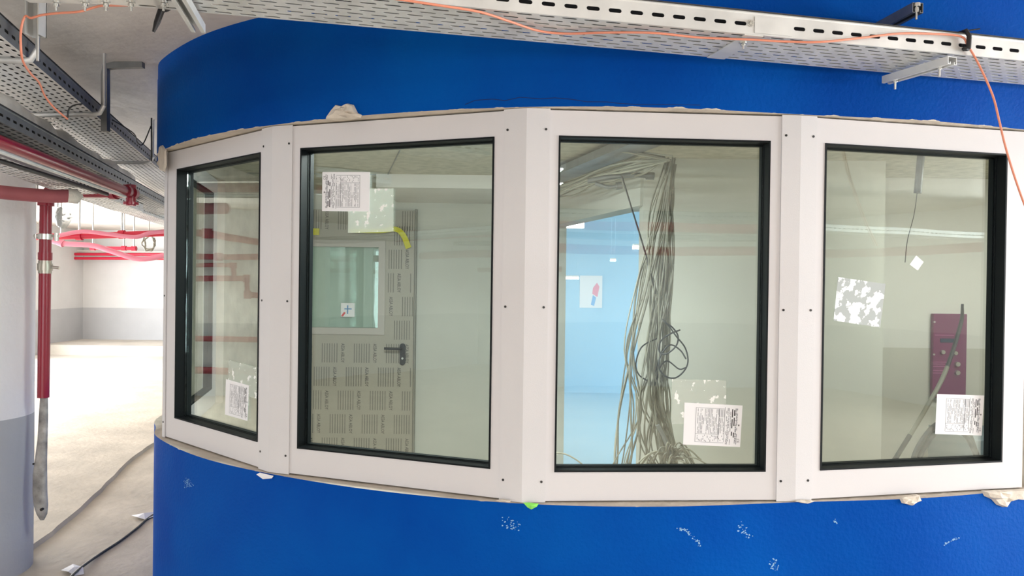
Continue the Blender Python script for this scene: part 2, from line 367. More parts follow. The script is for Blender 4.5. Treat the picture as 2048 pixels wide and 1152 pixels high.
chip([(1962,981),(1990,980),(2020,979),(2062,977),(2062,998),(2040,996),(2018,1002),(2005,1014),(1992,1009),(1982,998),(1968,992)], wall_lo, 'large crumbled plaster patch', h=.02)
chip([(1583,1001),(1600,999),(1622,1000),(1628,1003),(1615,1007),(1600,1005)], wall_lo, 'plaster crumbs', h=.008)
chip([(990,1000),(1004,998),(1022,1001),(1020,1004),(1002,1004)], wall_lo, 'plaster crumbs', h=.006)
chip([(321,292),(326,290),(333,300),(334,330),(330,344),(320,340),(318,312)], wall_up, 'crumbled plaster at the corner', h=.012)

def flecks(name, label, line, n, wpx):
    rnd = random.Random(int(line[0][0])); b = MB()
    for k in range(n):
        f = rnd.random()*(len(line)-1); i = int(f); f -= i; p0, p1 = line[i], line[i+1]
        cx = p0[0]+(p1[0]-p0[0])*f+rnd.gauss(0, wpx); cy = p0[1]+(p1[1]-p0[1])*f+rnd.gauss(0, wpx); r_ = rnd.uniform(.5, 1.9)
        P, t = wall_point(cx, cy); N = Vector((t.y, -t.x, 0)); T = Vector((t.x, t.y, 0)); vs = []
        for q in range(6):
            an = q*pi/3+rnd.uniform(-.4, .4); rr = r_*.0017*rnd.uniform(.5, 1.2); vs.append(P+T*rr*cos(an)*1.3+Vector((0, 0, 1))*rr*sin(an)+N*.0006)
        b.add(vs, [tuple(range(6))])
    o = b.build(name, SC, wall_lo); o['label'] = label; o['kind'] = 'stuff'
crack = []
for x, y in [(930, 210), (950, 200), (985, 198), (1010, 202), (1040, 195), (1080, 198), (1110, 196), (1140, 199), (1175, 203), (1215, 203), (1240, 207), (1270, 209), (1330, 210), (1400, 211)]:
    P, t = wall_point(x, y+random.uniform(-1, 1)); crack.append(P+Vector((t.y, -t.x, 0))*.0002)
MB().tube(crack, .0013, 5).build('hairline_crack', mat('crack_blue', (0, .02, .12), .8), wall_up)
SC = mat('scuff', (0.22, 0.42, 0.66), .7)
flecks('paint_scuff', 'curved pale scuff', [(1358, 1056), (1375, 1062), (1390, 1078), (1400, 1090)], 46, 1.6)
flecks('paint_scuff', 'slanting pale chips', [(1888, 1090), (1902, 1081), (1920, 1074)], 26, 1.0)
flecks('paint_scuff', 'small pale nick', [(1668, 1040), (1675, 1050)], 10, 1.2)
flecks('paint_scuff', 'pale rubbed patch', [(1545, 1122), (1552, 1138)], 30, 5)
flecks('paint_scuff', 'pale rubbed patch', [(1480, 1052), (1500, 1075)], 24, 4)
flecks('paint_scuff', 'round pale dab', [(372, 960), (380, 972)], 60, 3.5)
flecks('paint_scuff', 'scattered pale marks', [(1005, 1030), (1035, 1062)], 30, 6)

# ------------------------------------------------------------------ the ribbon of windows
corners = [C00, C01, C12, C23, C34, C45]
def facet(i):
    a, c = corners[i], corners[i+1]
    return Vector((a[0], a[1], 0)), atan2(c[1]-a[1], c[0]-a[0]), hypot(c[0]-a[0], c[1]-a[1])
def facet_u(i, px, py, y=0.0):
    """local x, z on window i for a pixel; y = depth of the plane behind the front face"""
    A, th, L_ = facet(i); e = Vector((cos(th), sin(th), 0)); nn = Vector((-sin(th), cos(th), 0))
    d = ray(px, py); t = (A+nn*y).dot(nn)/d.dot(nn)
    P = d*t; return (P-A).dot(e), CZ+P.z-ZB
openings = {0: (0.09, None), 1: ((352, 600), (518.5, 600)), 2: ((598, 600), (985, 600)), 3: ((1113, 610), (1536, 610)), 4: ((1645, 610), (2009, 610))}
WIN = []
GY = 0.042
for i in range(5):
    A, th, L_ = facet(i); root = empty('window_%d' % (i+1), (A.x, A.y, ZB), th); root['kind'] = 'structure'
    H = ZT-ZB
    if i == 0: u0_, u1_ = 0.10, L_-0.05
    else: u0_ = facet_u(i, *openings[i][0])[0]; u1_ = facet_u(i, *openings[i][1])[0]
    z0, z1 = 0.096, H-0.084
    g = 0.004
    b = MB()
    for lo, hi in (((g, 0, 0), (u0_, .075, H)), ((u1_, 0, 0), (L_-g, .075, H)), ((u0_, 0, 0), (u1_, .075, z0)), ((u0_, 0, z1), (u1_, .075, H))): b.box(lo, hi)
    b.build('window_frame', M['frame'], root)
    b = MB(); r = 0.007
    def ring(b, a0, a1, c0, c1, wd, y0, y1):
        b.box((a0, y0, c0), (a0+wd, y1, c1)); b.box((a1-wd, y0, c0), (a1, y1, c1)); b.box((a0+wd, y0, c0), (a1-wd, y1, c0+wd)); b.box((a0+wd, y0, c1-wd), (a1-wd, y1, c1))
    ring(b, u0_, u1_, z0, z1, 0.006, -0.003, GY+.03)
    b.build('gasket', M['rubber'], root)
    b = MB(); ring(b, u0_+.0061, u1_-.0061, z0+.0061, z1-.0061, 0.002, GY-.004, GY-.0005); b.build('glazing_bead', M['rubber'], root)
    b = MB(); ring(b, u0_+.0061, u1_-.0061, z0+.0061, z1-.0061, 0.004, GY+.0065, GY+.028); b.build('spacer_bar', M['rubber'], root)
    MB().box((u0_+.006, GY, z0+.006), (u1_-.006, GY+.006, z1-.006)).build('glass_pane', M['glass'], root)
    # thin outer cap rails at both ends of the window
    WIN.append((root, u0_, u1_, z0, z1))

# folded cover strips over the joints
def cover(ci, wl, wr, name):
    c = corners[ci]; A, t1, _ = facet(ci-1); B, t2, _ = facet(ci)
    P = Vector((c[0], c[1], 0)); e1 = Vector((cos(t1), sin(t1), 0)); e2 = Vector((cos(t2), sin(t2), 0))
    n1 = Vector((sin(t1), -cos(t1), 0)); n2 = Vector((sin(t2), -cos(t2), 0)); nm = (n1+n2).normalized()
    H = ZT-ZB; th = 0.005
    prof = [P-e1*wl+n1*.0008, P-e1*wl+n1*th, P+nm*th*1.05, P+e2*wr+n2*th, P+e2*wr+n2*.0008, P+nm*.001]
    root = empty(name, (P.x, P.y, ZB)); root['kind'] = 'structure'
    b = MB(); vs = [q-P for q in prof]; n = len(vs)
    lo = [Vector((v.x, v.y, -.004)) for v in vs]; hi = [Vector((v.x, v.y, H+.004)) for v in vs]
    b.add(lo+hi, [((k+1) % n, k, n+k, n+(k+1) % n) for k in range(n)]+[tuple(range(n)), tuple(range(2*n-1, n-1, -1))])
    b.build('cover_strip', M['cover'], root)
    for zz in (0.065, 0.645, 1.235):
        for q, nn in ((-e1*(wl-.014)+n1*th, n1), (e2*(wr-.014)+n2*th, n2)):
            c_ = q+Vector((0, 0, zz)); s_ = MB().cyl(c_-nn*.001, c_+nn*.0016, .0042, 10).build('screw', M['hole'], root)
    return root
def strip_w(ci, pxl, pxr, py):
    ul = facet(ci-1)[2]-facet_u(ci-1, pxl, py, -.005)[0]; ur = facet_u(ci, pxr, py, -.005)[0]; return ul, ur
cover(2, *strip_w(2, 520, 581, 600), 'trim_1')
cover(3, *strip_w(3, 1003, 1096, 600), 'trim_2')
cover(4, *strip_w(4, 1559, 1629, 600), 'trim_3')
cover(1, .05, .024, 'trim_4')

# ------------------------------------------------------------------ stickers on the panes
def on_pane(i, px, py, y=GY-0.0005):
    return facet_u(i, px, py, y)
def sticker(name, label, cat, win, quad, y, mt, th=0.0006, group=None):
    root, *_ = WIN[win]; A, t_, _ = facet(win)
    uv = [facet_u(win, x, yy, y) for x, yy in quad]
    cu = sum(p[0] for p in uv)/4; cz = sum(p[1] for p in uv)/4
    M4 = Matrix.Translation((A.x, A.y, ZB)) @ Matrix.Rotation(t_, 4, 'Z')
    o = thing(name, label, cat, M4 @ Vector((cu, y, cz)), t_, group)
    b = MB(); q = [Vector((p[0]-cu, 0, p[1]-cz)) for p in uv]
    b.add([v+Vector((0, -th, 0)) for v in q]+q, [(0, 1, 2, 3), (7, 6, 5, 4), (0, 4, 5, 1), (1, 5, 6, 2), (2, 6, 7, 3), (3, 7, 4, 0)])
    if mt is None: mt = M['paper']
    s_ = b.build('sheet', mt, o)
    return o, q
CE = text_mesh('CE', 1.0)
def label_print(o, q, flip=False, y=-0.0009):
    """q = quad corners tl, tr, br, bl in local x/z; print laid out on the card"""
    tl, tr, br, bl = q
    def P(u, v):                       # u right, v down
        if flip: u, v = 1-u, 1-v
        a = tl.lerp(tr, u); c = bl.lerp(br, u); p = a.lerp(c, v); return Vector((p.x, y, p.z))
    g = MB(); d = MB()
    def bar(b, u0, v0, u1, v1):
        vs = [P(u0, v0), P(u0, v1), P(u1, v1), P(u1, v0)]
        if flip: pass
        b.add(vs, [(0, 1, 2, 3)])
    # outline of table
    for a in ((.20, .10, .207, .92), (.70, .06, .707, .90), (.20, .10, .70, .107), (.20, .915, .70, .922), (.20, .72, .62, .727), (.60, .10, .607, .90)): bar(g, *a)
    u = .235
    rnd = random.Random(3)
    while u < .69:
        v = .12
        while v < .70:
            l = rnd.uniform(.03, .22)
            if rnd.random() < .75: bar(g, u, v, u+.008, min(v+l, .71))
            v += l+.02
        for k in range(rnd.randint(1, 3)):
            vv = rnd.uniform(.74, .88); bar(g, u, vv, u+.009, vv+.03)
        u += .025
    for u in (.73, .75, .77, .80, .885, .90, .915):
        v = .08
        while v < .93:
            l = rnd.uniform(.02, .1)
            if rnd.random() < .8: bar(g, u, v, u+.010, min(v+l, .95))
            v += l+.012
    for u, v0, v1 in ((.825, .10, .30), (.825, .34, .56), (.825, .64, .74), (.86, .12, .26), (.86, .30, .50), (.86, .66, .78), (.945, .46, .50)): bar(d, u, v0, u+.018, v1)
    # CE mark, turned a quarter
    vs, fs = CE
    pts = []
    for v in vs: pts.append(P(.935+v.y*.058, .80+v.x*.085))
    d.add(pts, fs)
    g.build('fine_print', M['print'], o); d.build('heading_print', M['print_dark'], o)
YS = GY-0.0006
o, q = sticker('paper_label', 'white printed label low on the narrow angled pane at far left', 'label', 1, [(452, 758), (498, 771), (495, 842), (450, 829)], YS-.0008, M['paper']); label_print(o, q)
o, q = sticker('paper_label', 'white printed label high on the pane in front of the door', 'label', 2, [(645, 344), (740, 344), (739, 423), (644, 422)], YS-.0008, M['paper']); label_print(o, q, True)
o, q = sticker('paper_label', 'white printed label beside the cable bundle, slightly tilted', 'label', 3, [(1369, 805), (1485, 811), (1480, 894), (1366, 889)], YS-.0008, M['paper']); label_print(o, q)
o, q = sticker('paper_label', 'white printed label below the purple panel on the rightmost pane', 'label', 4, [(1874, 788), (1968, 791), (1963, 871), (1870, 868)], YS-.0008, M['paper']); label_print(o, q)
YC = YS
sticker('clear_sticker', 'clear sticker with dried glue above the label on the leftmost angled pane', 'sticker', 1, [(457, 720), (516, 735), (515, 798), (456, 780)], YC, M['clear'], .0004)
sticker('clear_sticker', 'clear glue-flecked sticker overlapping the label in front of the door', 'sticker', 2, [(697, 377), (787, 377), (787, 463), (696, 466)], YC, M['clear'], .0004)
sticker('clear_sticker', 'clear glue-flecked sticker behind the tilted label near the cables', 'sticker', 3, [(1344, 758), (1452, 761), (1452, 845), (1343, 848)], YC, M['clear'], .0004)
sticker('flaked_sticker', 'large silvery flaked square sticker on the rightmost pane', 'sticker', 4, [(1676, 554), (1771, 568), (1760, 655), (1667, 641)], YC, M['flake'], .0006)
sticker('small_sticker', 'small white sticker turned on its corner, on the rightmost pane', 'sticker', 4, [(1832, 511), (1847, 524), (1835, 541), (1819, 529)], YC, M['white_plastic'], .001)

# ------------------------------------------------------------------ inside the booth
ZI = CZ+0.68
MB().box((-1.75, 5.62, 0), (0.23, 5.78, ZI+.02)).build('wall_booth_rear', M['booth_wall'], None, 'structure')
# rear doorway wall, running back from the corner where the cables hang
b = MB(); a = Vector((.683, 4.0, 0)); c = Vector((.235, 5.72, 0)); e = (c-a).normalized(); nn = Vector((-e.y, e.x, 0))
def wseg(b, s0, s1, z0, z1, th=.12):
    p = [a+e*s0, a+e*s1, a+e*s1-nn*th, a+e*s0-nn*th]
    b.add([Vector((v.x, v.y, z0)) for v in p]+[Vector((v.x, v.y, z1)) for v in p], [(0, 1, 2, 3), (7, 6, 5, 4), (0, 4, 5, 1), (1, 5, 6, 2), (2, 6, 7, 3), (3, 7, 4, 0)])
Ls = (c-a).length
wseg(b, .0, Ls, CZ+.425, ZI+.02); wseg(b, Ls-.2, Ls, 0, CZ+.425)
b.build('wall_booth_doorway', M['booth_wall'], None, 'structure')
MB().box((.70, 4.0, 0), (1.915, 4.12, ZI+.02)).box((1.915, 4.0, 0), (2.0, 4.62, ZI+.02)).build('wall_booth_middle', M['booth_wall'], None, 'structure')
MB().box((2.0, 4.60, 0), (4.25, 4.72, ZI+.02)).build('wall_booth_right_rear', M['booth_band'], None, 'structure')
MB().box((4.10, 3.9, 0), (4.2, 4.6, ZI+.02)).build('wall_booth_end', M['booth_wall'], None, 'structure')
# ceiling of the booth
pp = [p for p in inner if p.y < 5.75]
b = MB(); n = len(pp)
for i in range(n-1):
    p0, p1 = pp[i], pp[i+1]
    b.add([(p0.x, p0.y, ZI), (p1.x, p1.y, ZI), (p1.x, 5.75, ZI), (p0.x, 5.75, ZI), (p0.x, p0.y, ZI+.03), (p1.x, p1.y, ZI+.03), (p1.x, 5.75, ZI+.03), (p0.x, 5.75, ZI+.03)], [(0, 1, 2, 3), (7, 6, 5, 4)])
b.build('ceiling_booth', M['board'], None, 'structure')
P1_, P2_ = at_z(800, 300, ZI), at_z(762, 376, ZI)
b = MB()
b.tube([P1_+Vector((0, 0, -.001)), P2_+Vector((0, 0, -.001))], .004, 4)
b.tube([(-1.7, 4.75, ZI-.001), (0.3, 4.75, ZI-.001)], .003, 4)
b.build('trim_5', M['steel_dark'], None, 'structure')
MB().box((-.87, 4.72, ZI-.085), (-.10, 5.62, ZI)).build('trim_6', M['white_wall'], None, 'structure')
# room beyond the doorway
MB().box((-1.6, 11.5, 0), (8.0, 11.6, ZH)).build('wall_back_room', M['pale_blue'], None, 'structure')
MB().box((0.30, 5.0, 0.0), (8.0, 11.5, 0.012)).build('floor_back_room', M['pale_floor'], None, 'structure')

# door leaf with printed protective film
DY = 5.60
def D(px, py, y=DY): return at_y(px, py, y)
dl = D(800, 700); door = empty('door_1', (0, 0, 0)); door['kind'] = 'structure'
xl, xr = D(575, 700).x, D(827, 700).x; zt = D(800, 421).z
gx0, gx1 = D(622, 570).x, D(758, 570).x; gz0, gz1 = D(700, 655).z, D(700, 494).z
b = MB()
for lo, hi in (((xl, DY-.02, .01), (gx0, DY+.02, zt)), ((gx1, DY-.02, .01), (xr, DY+.02, zt)), ((gx0, DY-.02, .01), (gx1, DY+.02, gz0)), ((gx0, DY-.02, gz1), (gx1, DY+.02, zt))): b.box(lo, hi)
b.build('door_leaf', M['door'], door)
b = MB(); ring(b, gx0-.05, gx1+.05, gz0-.05, gz1+.05, .05, DY-.032, DY-.0202); b.build('glazing_frame', mat('door_glazing_frame', (0.50, 0.46, 0.42), .5), door)
MB().box((gx0, DY-.008, gz0), (gx1, DY+.0, gz1)).build('glass_pane', M['door_glass'], door)
MB().box((xr+.004, DY-.03, 0), (xr+.016, DY+.02, zt+.01)).build('door_frame', mat('door_edge', (.25, .24, .21), .5), door)
# print of the film
AA = text_mesh('ASSA ABLOY', 1.0); aw = max(v.x for v in AA[0])
b = MB(); b2 = MB(); yy = DY-.0215
rows = [440, 470, 517, 564, 611, 658, 705, 752, 799, 846, 893]
def blocked(x, z): return gx0-.06 < x < gx1+.06 and gz0-.06 < z < gz1+.06
for r_, py in enumerate(rows):
    sh = -.0605*r_
    for k in range(-3, 8):
        cx = D(652, py).x + .241*k + (sh % .241)
        cz = D(652, py).z
        H_ = .144
        if xl+.01 < cx < xr-.02 and cz+.075 < zt and cz-.075 > .02:
            if not blocked(cx, cz+.07) and not blocked(cx, cz-.07) and not blocked(cx+.02, cz):
                b.add([Vector((cx+v.y*.036, yy, cz+H_/2-v.x*H_/aw)) for v in AA[0]], AA[1])
        for j in range(7):
            x = cx-.145+j*.0185
            if xl+.01 < x < xr-.01 and not blocked(x, cz+.06) and not blocked(x, cz-.06) and cz+.075 < zt:
                b2.add([(x, yy, cz-.072), (x+.0055, yy, cz-.072), (x+.0055, yy, cz+.072), (x, yy, cz+.072)], [(0, 1, 2, 3)])
b.build('film_lettering', M['print_dark'], door)
b2.build('film_fine_print', mat('film_print', (0.17, 0.16, 0.14), .7), door)
hp = D(806, 708)
b = MB(); vs = []
for k in range(24):
    an = 2*pi*k/24; vs.append(Vector((hp.x+.022*cos(an), DY-.032, hp.z+.022*sin(an)+(.06 if sin(an) > 0 else -.06))))
b.add(vs+[v+Vector((0, .012, 0)) for v in vs], [tuple(range(23, -1, -1))]+[(k, (k+1) % 24, 24+(k+1) % 24, 24+k) for k in range(24)])
hd = b.build('handle_plate', M['black'], door)
lp = D(804, 696)
b = MB(); b.tube(smooth([(lp.x, DY-.03, lp.z), (lp.x, DY-.075, lp.z), (lp.x-.03, DY-.085, lp.z), (lp.x-.12, DY-.085, lp.z+.002)], 5), .0095, 10); b.build('lever_handle', M['black'], door)
kc = D(806, 716); MB().cyl((kc.x, DY-.036, kc.z), (kc.x, DY-.03, kc.z), .008, 12).build('key_cylinder', M['bolt'], door)
# sticker inside the door pane, loose strips of film and yellow tape
c_ = D(695, 620, 5.58); t = thing('safety_card', 'small white card with red and blue marks on the door pane', 'card', (c_.x, 5.588, c_.z))
MB().box((-.052, 0, -.052), (.052, .0015, .052)).build('card', M['paper'], t)
b = MB(); b.box((-.006, -.001, -.03), (.004, 0, .035)); b.box((-.025, -.001, .004), (.03, 0, .012)); b.build('blue_mark', mat('blue_print', (.1, .3, .6), .6), t)
b = MB(); b.add([(-.05, -.001, -.045), (-.035, -.001, -.05), (-.015, -.001, -.022), (-.028, -.001, -.015)], [(0, 1, 2, 3)]); b.build('red_mark', mat('red_print', (.7, .03, .04), .6), t)
yt = smooth([D(700, 462, 5.5), D(760, 462, 5.5), D(790, 458, 5.5), D(806, 470, 5.5), D(817, 496, 5.53)], 8)
b = MB(); vs = []
for i, p in enumerate(yt):
    tt = (yt[min(i+1, len(yt)-1)]-yt[max(i-1, 0)]).normalized(); q = Vector((-tt.z, 0, tt.x)); hw = .012+.012*i/len(yt)
    vs += [p+q*hw, p-q*hw+Vector((0, .012, 0))]
b.add(vs, [(2*i, 2*i+1, 2*i+3, 2*i+2) for i in range(len(yt)-1)], 0, True)
tag(b.build('yellow_tape', M['yellow'], None), 'strip of yellow tape stuck to the printed film on the door', 'tape')
b = MB(); p = D(628, 462, 5.57); b.box((p.x-.03, 5.568, p.z-.03), (p.x+.04, 5.572, p.z+.02)); tag(b.build('yellow_patch', M['yellow'], None), 'short yellow tape patch at the upper left of the door film', 'tape')
# purple panel with knobs
PY = 4.595
pa, pb = at_y(1862, 627, PY), at_y(1926, 795, PY)
t = thing('control_panel', 'purple control panel with small round knobs on the rear wall', 'panel', ((pa.x+pb.x)/2, PY, (pa.z+pb.z)/2))
hx, hz = (pb.x-pa.x)/2, (pa.z-pb.z)/2
bevel(MB().box((-hx, -.03, -hz), (hx, 0, hz)).build('body', M['purple'], t), .004)
for px, py, r_ in ((1884, 704, .012), (1909, 706, .012), (1913, 728, .014), (1913, 745, .014)):
    q = at_y(px, py, PY-.03)-t.location; MB().cyl((q.x, -.048, q.z), (q.x, -.03, q.z), r_, 16).build('knob', M['bolt'], t)
q = at_y(1895, 681, PY-.03)-t.location; MB().box((q.x-.045, -.034, q.z-.012), (q.x+.05, -.03, q.z+.012)).build('display', mat('display_dark', (.03, .05, .09), .2), t)
b = MB()
for px0, px1, py in ((1870, 1908, 670), (1866, 1898, 724), (1866, 1890, 728), (1866, 1890, 733), (1866, 1898, 741), (1866, 1885, 746), (1872, 1880, 775)):
    q0 = at_y(px0, py, PY-.03)-t.location; q1 = at_y(px1, py, PY-.03)-t.location; b.box((q0.x, -.0308, q0.z-.0016), (q1.x, -.03, q0.z+.0016))
b.build('printed_lines', mat('purple_print', (.45, .15, .3), .6), t)
for px, py in ((1869, 644), (1868, 709)):
    q = at_y(px, py, PY-.03)-t.location; MB().cyl((q.x, -.033, q.z), (q.x, -.03, q.z), .006, 10).build('screw', M['bolt'], t)
# rod, heavy cables, hanging conduit behind the rightmost pane
pts = smooth([at_y(1925, 608, 3.6), at_y(1921, 650, 3.6), at_y(1890, 745, 3.5), at_y(1850, 820, 3.4), at_y(1788, 922, 3.3), at_y(1740, 1000, 3.2)], 8)
t = thing('leaning_cable', 'stiff dark cable with bare grey sheath leaning across the purple panel', 'cable', pts[0])
b = MB(); b.tube([p-t.location for p in pts[:16]], [.006+.003*min(1, i/8) for i in range(16)], 8); b.build('dark_jacket', M['cable_dark'], t)
b = MB(); b.tube([p-t.location for p in pts[15:29]], .010, 8); b.build('bare_sheath', M['cable_grey'], t)
b = MB(); b.tube([p-t.location for p in pts[28:]], .011, 8); b.build('dark_tail', M['cable_dark'], t)
for k, dx in enumerate((0, 14)):
    pts = smooth([at_y(1822+dx*.8, 960, 3.4), at_y(1828+dx*.8, 915, 3.4), at_y(1845+dx, 880, 3.4), at_y(1872+dx*.5, 850+dx*.7, 3.4), at_y(1905, 842+dx, 3.45), at_y(1935, 862+dx, 3.5), at_y(1960, 930, 3.5)], 6)
    tag(MB().tube(pts, .012, 8).build('heavy_cable', M['cable_dark'], None), ('left' if k == 0 else 'right')+' one of two thick dark cables curving up behind the lower right label', 'cable')
pts = smooth([at_y(1846, 262, 3.5), at_y(1841, 320, 3.5), at_y(1835, 386, 3.5)], 5)
t = thing('hanging_conduit', 'dark flexible conduit hanging behind the top of the rightmost pane', 'conduit', pts[0])
MB().tube([p-t.location for p in pts], .017, 10).build('sleeve', M['cable_dark'], t)
pts2 = smooth([at_y(1835, 380, 3.5), at_y(1828, 430, 3.5), at_y(1815, 480, 3.5), at_y(1810, 525, 3.5)], 5)
MB().tube([p-t.location for p in pts2], .0018, 5).build('pull_cord', M['cable_dark'], t)
p = at_y(1960, 930, 4.2); t_ = MB().box((p.x-.10, 4.1, 0), (p.x+.25, 4.55, p.z+.16))
tag(bevel(t_.build('floor_cabinet', mat('cabinet_grey', (.18, .23, .26), .5), None), .004), 'grey cabinet low behind the corner of the rightmost pane', 'cabinet')

# cable tray of the booth and the hanging cable bundle
ta, tb = at_z(1328, 290, CZ+.60), at_z(1112, 378, CZ+.60)
ta.y = min(ta.y, 3.45)
# ------------------------------------------------------------------ perforated cable trays
def slot_strip(b, o, ex, ey, nu, pitch, length, sw, sl, phase):
    """one row of slotted sheet: o origin, ex along (unit), ey across (unit); row width = length; slots sl x sw"""
    hw = sw/2
    k = 4
    def hole(cu, cv):
        pts = []
        for a_ in (-90, -45, 0, 45, 90): pts.append((cu+sl/2-hw+hw*cos(radians(a_)), cv+hw*sin(radians(a_))))
        for a_ in (90, 135, 180, 225, 270): pts.append((cu-sl/2+hw+hw*cos(radians(a_)), cv+hw*sin(radians(a_))))
        return pts
    start = (phase-1)*pitch
    for i in range(nu+2):
        u0 = start+i*pitch; u1 = u0+pitch
        lo, hi = max(u0, 0), min(u1, nu*pitch)
        if hi-lo < 1e-6: continue
        if lo > u0+1e-6 or hi < u1-1e-6:
            vs = [(lo, 0), (hi, 0), (hi, length), (lo, length)]
            b.add([o+ex*u+ey*v for u, v in vs], [(0, 1, 2, 3)]); continue
        h = hole((u0+u1)/2, length/2)
        outer = [((u0+u1)/2+sl/2-hw, 0), (u1, 0), (u1, length/2), (u1, length), ((u0+u1)/2+sl/2-hw, length), ((u0+u1)/2-sl/2+hw, length), (u0, length), (u0, length/2), (u0, 0), ((u0+u1)/2-sl/2+hw, 0)]
        n = 10
        b.add([o+ex*u+ey*v for u, v in outer+h], [(i_, (i_+1) % n, n+(i_+1) % n, n+i_) for i_ in range(n)])
def tray(name, label, right_a, right_b, left_a, z, flange, rows, pitch=.05, sl=.028, sw=.007, m=None, cat='cable tray', side_pitch=.062, nearside=None, group=None, rail_m=None):
    """right_a -> right_b one lower edge, left_a a point on the other lower edge"""
    m = m or M['steel']; rail_m = rail_m or m
    a = Vector((right_a.x, right_a.y, z)); c = Vector((right_b.x, right_b.y, z)); ex = (c-a).normalized(); L_ = (c-a).length
    wv = Vector((left_a.x, left_a.y, z))-a; ey = (wv-ex*wv.dot(ex)); W = ey.length; ey = ey.normalized()
    t = thing(name, label, cat, a, 0, group)
    b = MB(); nu = max(1, int(L_/pitch)); pitch = L_/nu; rw = W/rows
    for r_ in range(rows): slot_strip(b, ey*(r_*rw), ex, ey, nu, pitch, rw, min(sw, rw*.6), min(sl, pitch*.75), .5 if r_ % 2 else 1.0)
    base = b.build('perforated_base', m, t)
    s_ = base.modifiers.new('sheet', 'SOLIDIFY'); s_.thickness = .0015; s_.offset = 0
    for side in (0, 1):
        b = MB(); o = ey*(W if side else 0); out = ey if side else -ey
        ns = max(1, int(L_/side_pitch)); sp = L_/ns; zz = Vector((0, 0, 1))
        slot_strip(b, o, ex, zz, ns, sp, flange, flange*.20, sp*.60, 1.0)
        q = b.build('side_rail', rail_m, t); s_ = q.modifiers.new('sheet', 'SOLIDIFY'); s_.thickness = .0015; s_.offset = 0
        b = MB(); b.tube([o+zz*(flange+.004)-out*.004, o+zz*(flange+.004)-out*.004+ex*L_], .0065, 8); b.build('rolled_edge', rail_m, t)
    b = MB(); b.box((0, -.004, flange+.008), (L_, W+.004, flange+.011), Matrix(((ex.x, ey.x, 0, 0), (ex.y, ey.y, 0, 0), (0, 0, 1, 0), (0, 0, 0, 1)))); b.build('lid', M['dark_lid'], t)  # added cover, unseen from below, that keeps the slots dark
    return t, ex, ey, L_, W

ZT1 = CZ+.72
nA, nB = at_z(1024, 22, ZT1), at_z(2048, 121, ZT1); d_ = (nB-nA).normalized()
fA, fB = at_z(1024, 79, ZT1), at_z(2048, 170, ZT1)
ra = nA-d_*1.13; rb = nB+d_*0.75
T1, ex1, ey1, L1, W1 = tray('cable_tray', 'galvanised slotted cable tray running over the windows along the blue wall', ra, rb, fA, ZT1, .056, 8, .062, .044, .010)
def bolt(p, ax, parent, r=.008, l=.03):
    b = MB(); b.cyl(p, p+ax*l, r*.45, 8); b.cyl(p+ax*l*.25, p+ax*l*.55, r, 6); b.cyl(p-ax*.001, p+ax*l*.2, r*1.5, 12)
    return b.build('bolt', M['bolt'], parent)
dn = Vector((0, 0, -1))
def loc(P, t): return P-t.location
# seam and coupling plate of the tray
for px, py, y_ in ((1503, 55, 0),):
    s0 = at_z(px, 72, ZT1)
    u_ = (s0-T1.location).dot(ex1)
    b = MB(); pz = ey1*(-.003)+Vector((0, 0, .004)); b.add([ex1*(u_-.0)+pz, ex1*(u_+.12)+pz, ex1*(u_+.12)+pz+Vector((0, 0, .046)), ex1*u_+pz+Vector((0, 0, .046))], [(0, 1, 2, 3)])
    q = b.build('coupling_plate', M['steel'], T1); s_ = q.modifiers.new('sheet', 'SOLIDIFY'); s_.thickness = .0015
    bolt(ex1*(u_-.012)+Vector((0, 0, .03)), -ey1, T1, .007, .018)
    b = MB(); b.box((-.03, 0, -.004), (.03, W1, -.001), Matrix.Translation(ex1*u_) @ Matrix(((ex1.x, ey1.x, 0, 0), (ex1.y, ey1.y, 0, 0), (0, 0, 1, 0), (0, 0, 0, 1)))); b.build('joint_strip', M['steel'], T1)
    bolt(ex1*u_+ey1*.06+dn*.004, dn, T1, .007, .02)
# struts under the tray
def channel(name, label, p, q, wd=.041, ht=.041, m=None, group=None, cat='bracket', opening=-1, bolts=()):
    """C channel from p to q (centre line of the closed web), open towards opening*z"""
    m = m or M['steel']; t = thing(name, label, cat, p, 0, group); d = (q-p); L_ = d.length; d = d.normalized(); s_ = Vector((-d.y, d.x, 0))
    if s_.length < .1: s_ = Vector((0, 1, 0))
    s_ = s_.normalized(); u_ = s_.cross(d) if abs(d.z) > .5 else Vector((0, 0, 1)); u_ = u_*opening; th = .0025
    b = MB(); prof = [(-wd/2+.009, ht-.007), (-wd/2+.009, ht), (-wd/2, ht), (-wd/2, 0), (wd/2, 0), (wd/2, ht), (wd/2-.009, ht), (wd/2-.009, ht-.007)]
    n = len(prof)
    vs = [s_*x+u_*y for x, y in prof]; b.add(vs+[v+d*L_ for v in vs], [(k, k+1, n+k+1, n+k) for k in range(n-1)])
    c = b.build('channel', m, t); s2 = c.modifiers.new('sheet', 'SOLIDIFY'); s2.thickness = .0025; s2.offset = 0
    for f_, ax in bolts: bolt(d*L_*f_+u_*(ht if ax > 0 else 0)*0, (u_*1.0), t, .008, .05)
    return t
zz1 = ZT1-.004
pA, pB = at_z(1905, 114, zz1-.01), at_z(1772, 154, zz1-.01)
st = channel('cantilever_strut', 'short steel channel strut holding the tray, at the right end', pA, pB, .035, .022, M['steel'], bolts=((.18, 1), (.85, 1)))
pA, pB = at_z(333, -60, zz1-.01), at_z(397, 49, zz1-.01)
channel('cantilever_strut', 'slotted steel channel end poking out below the tray at the top left', pA, pB, .035, .022, M['steel'])
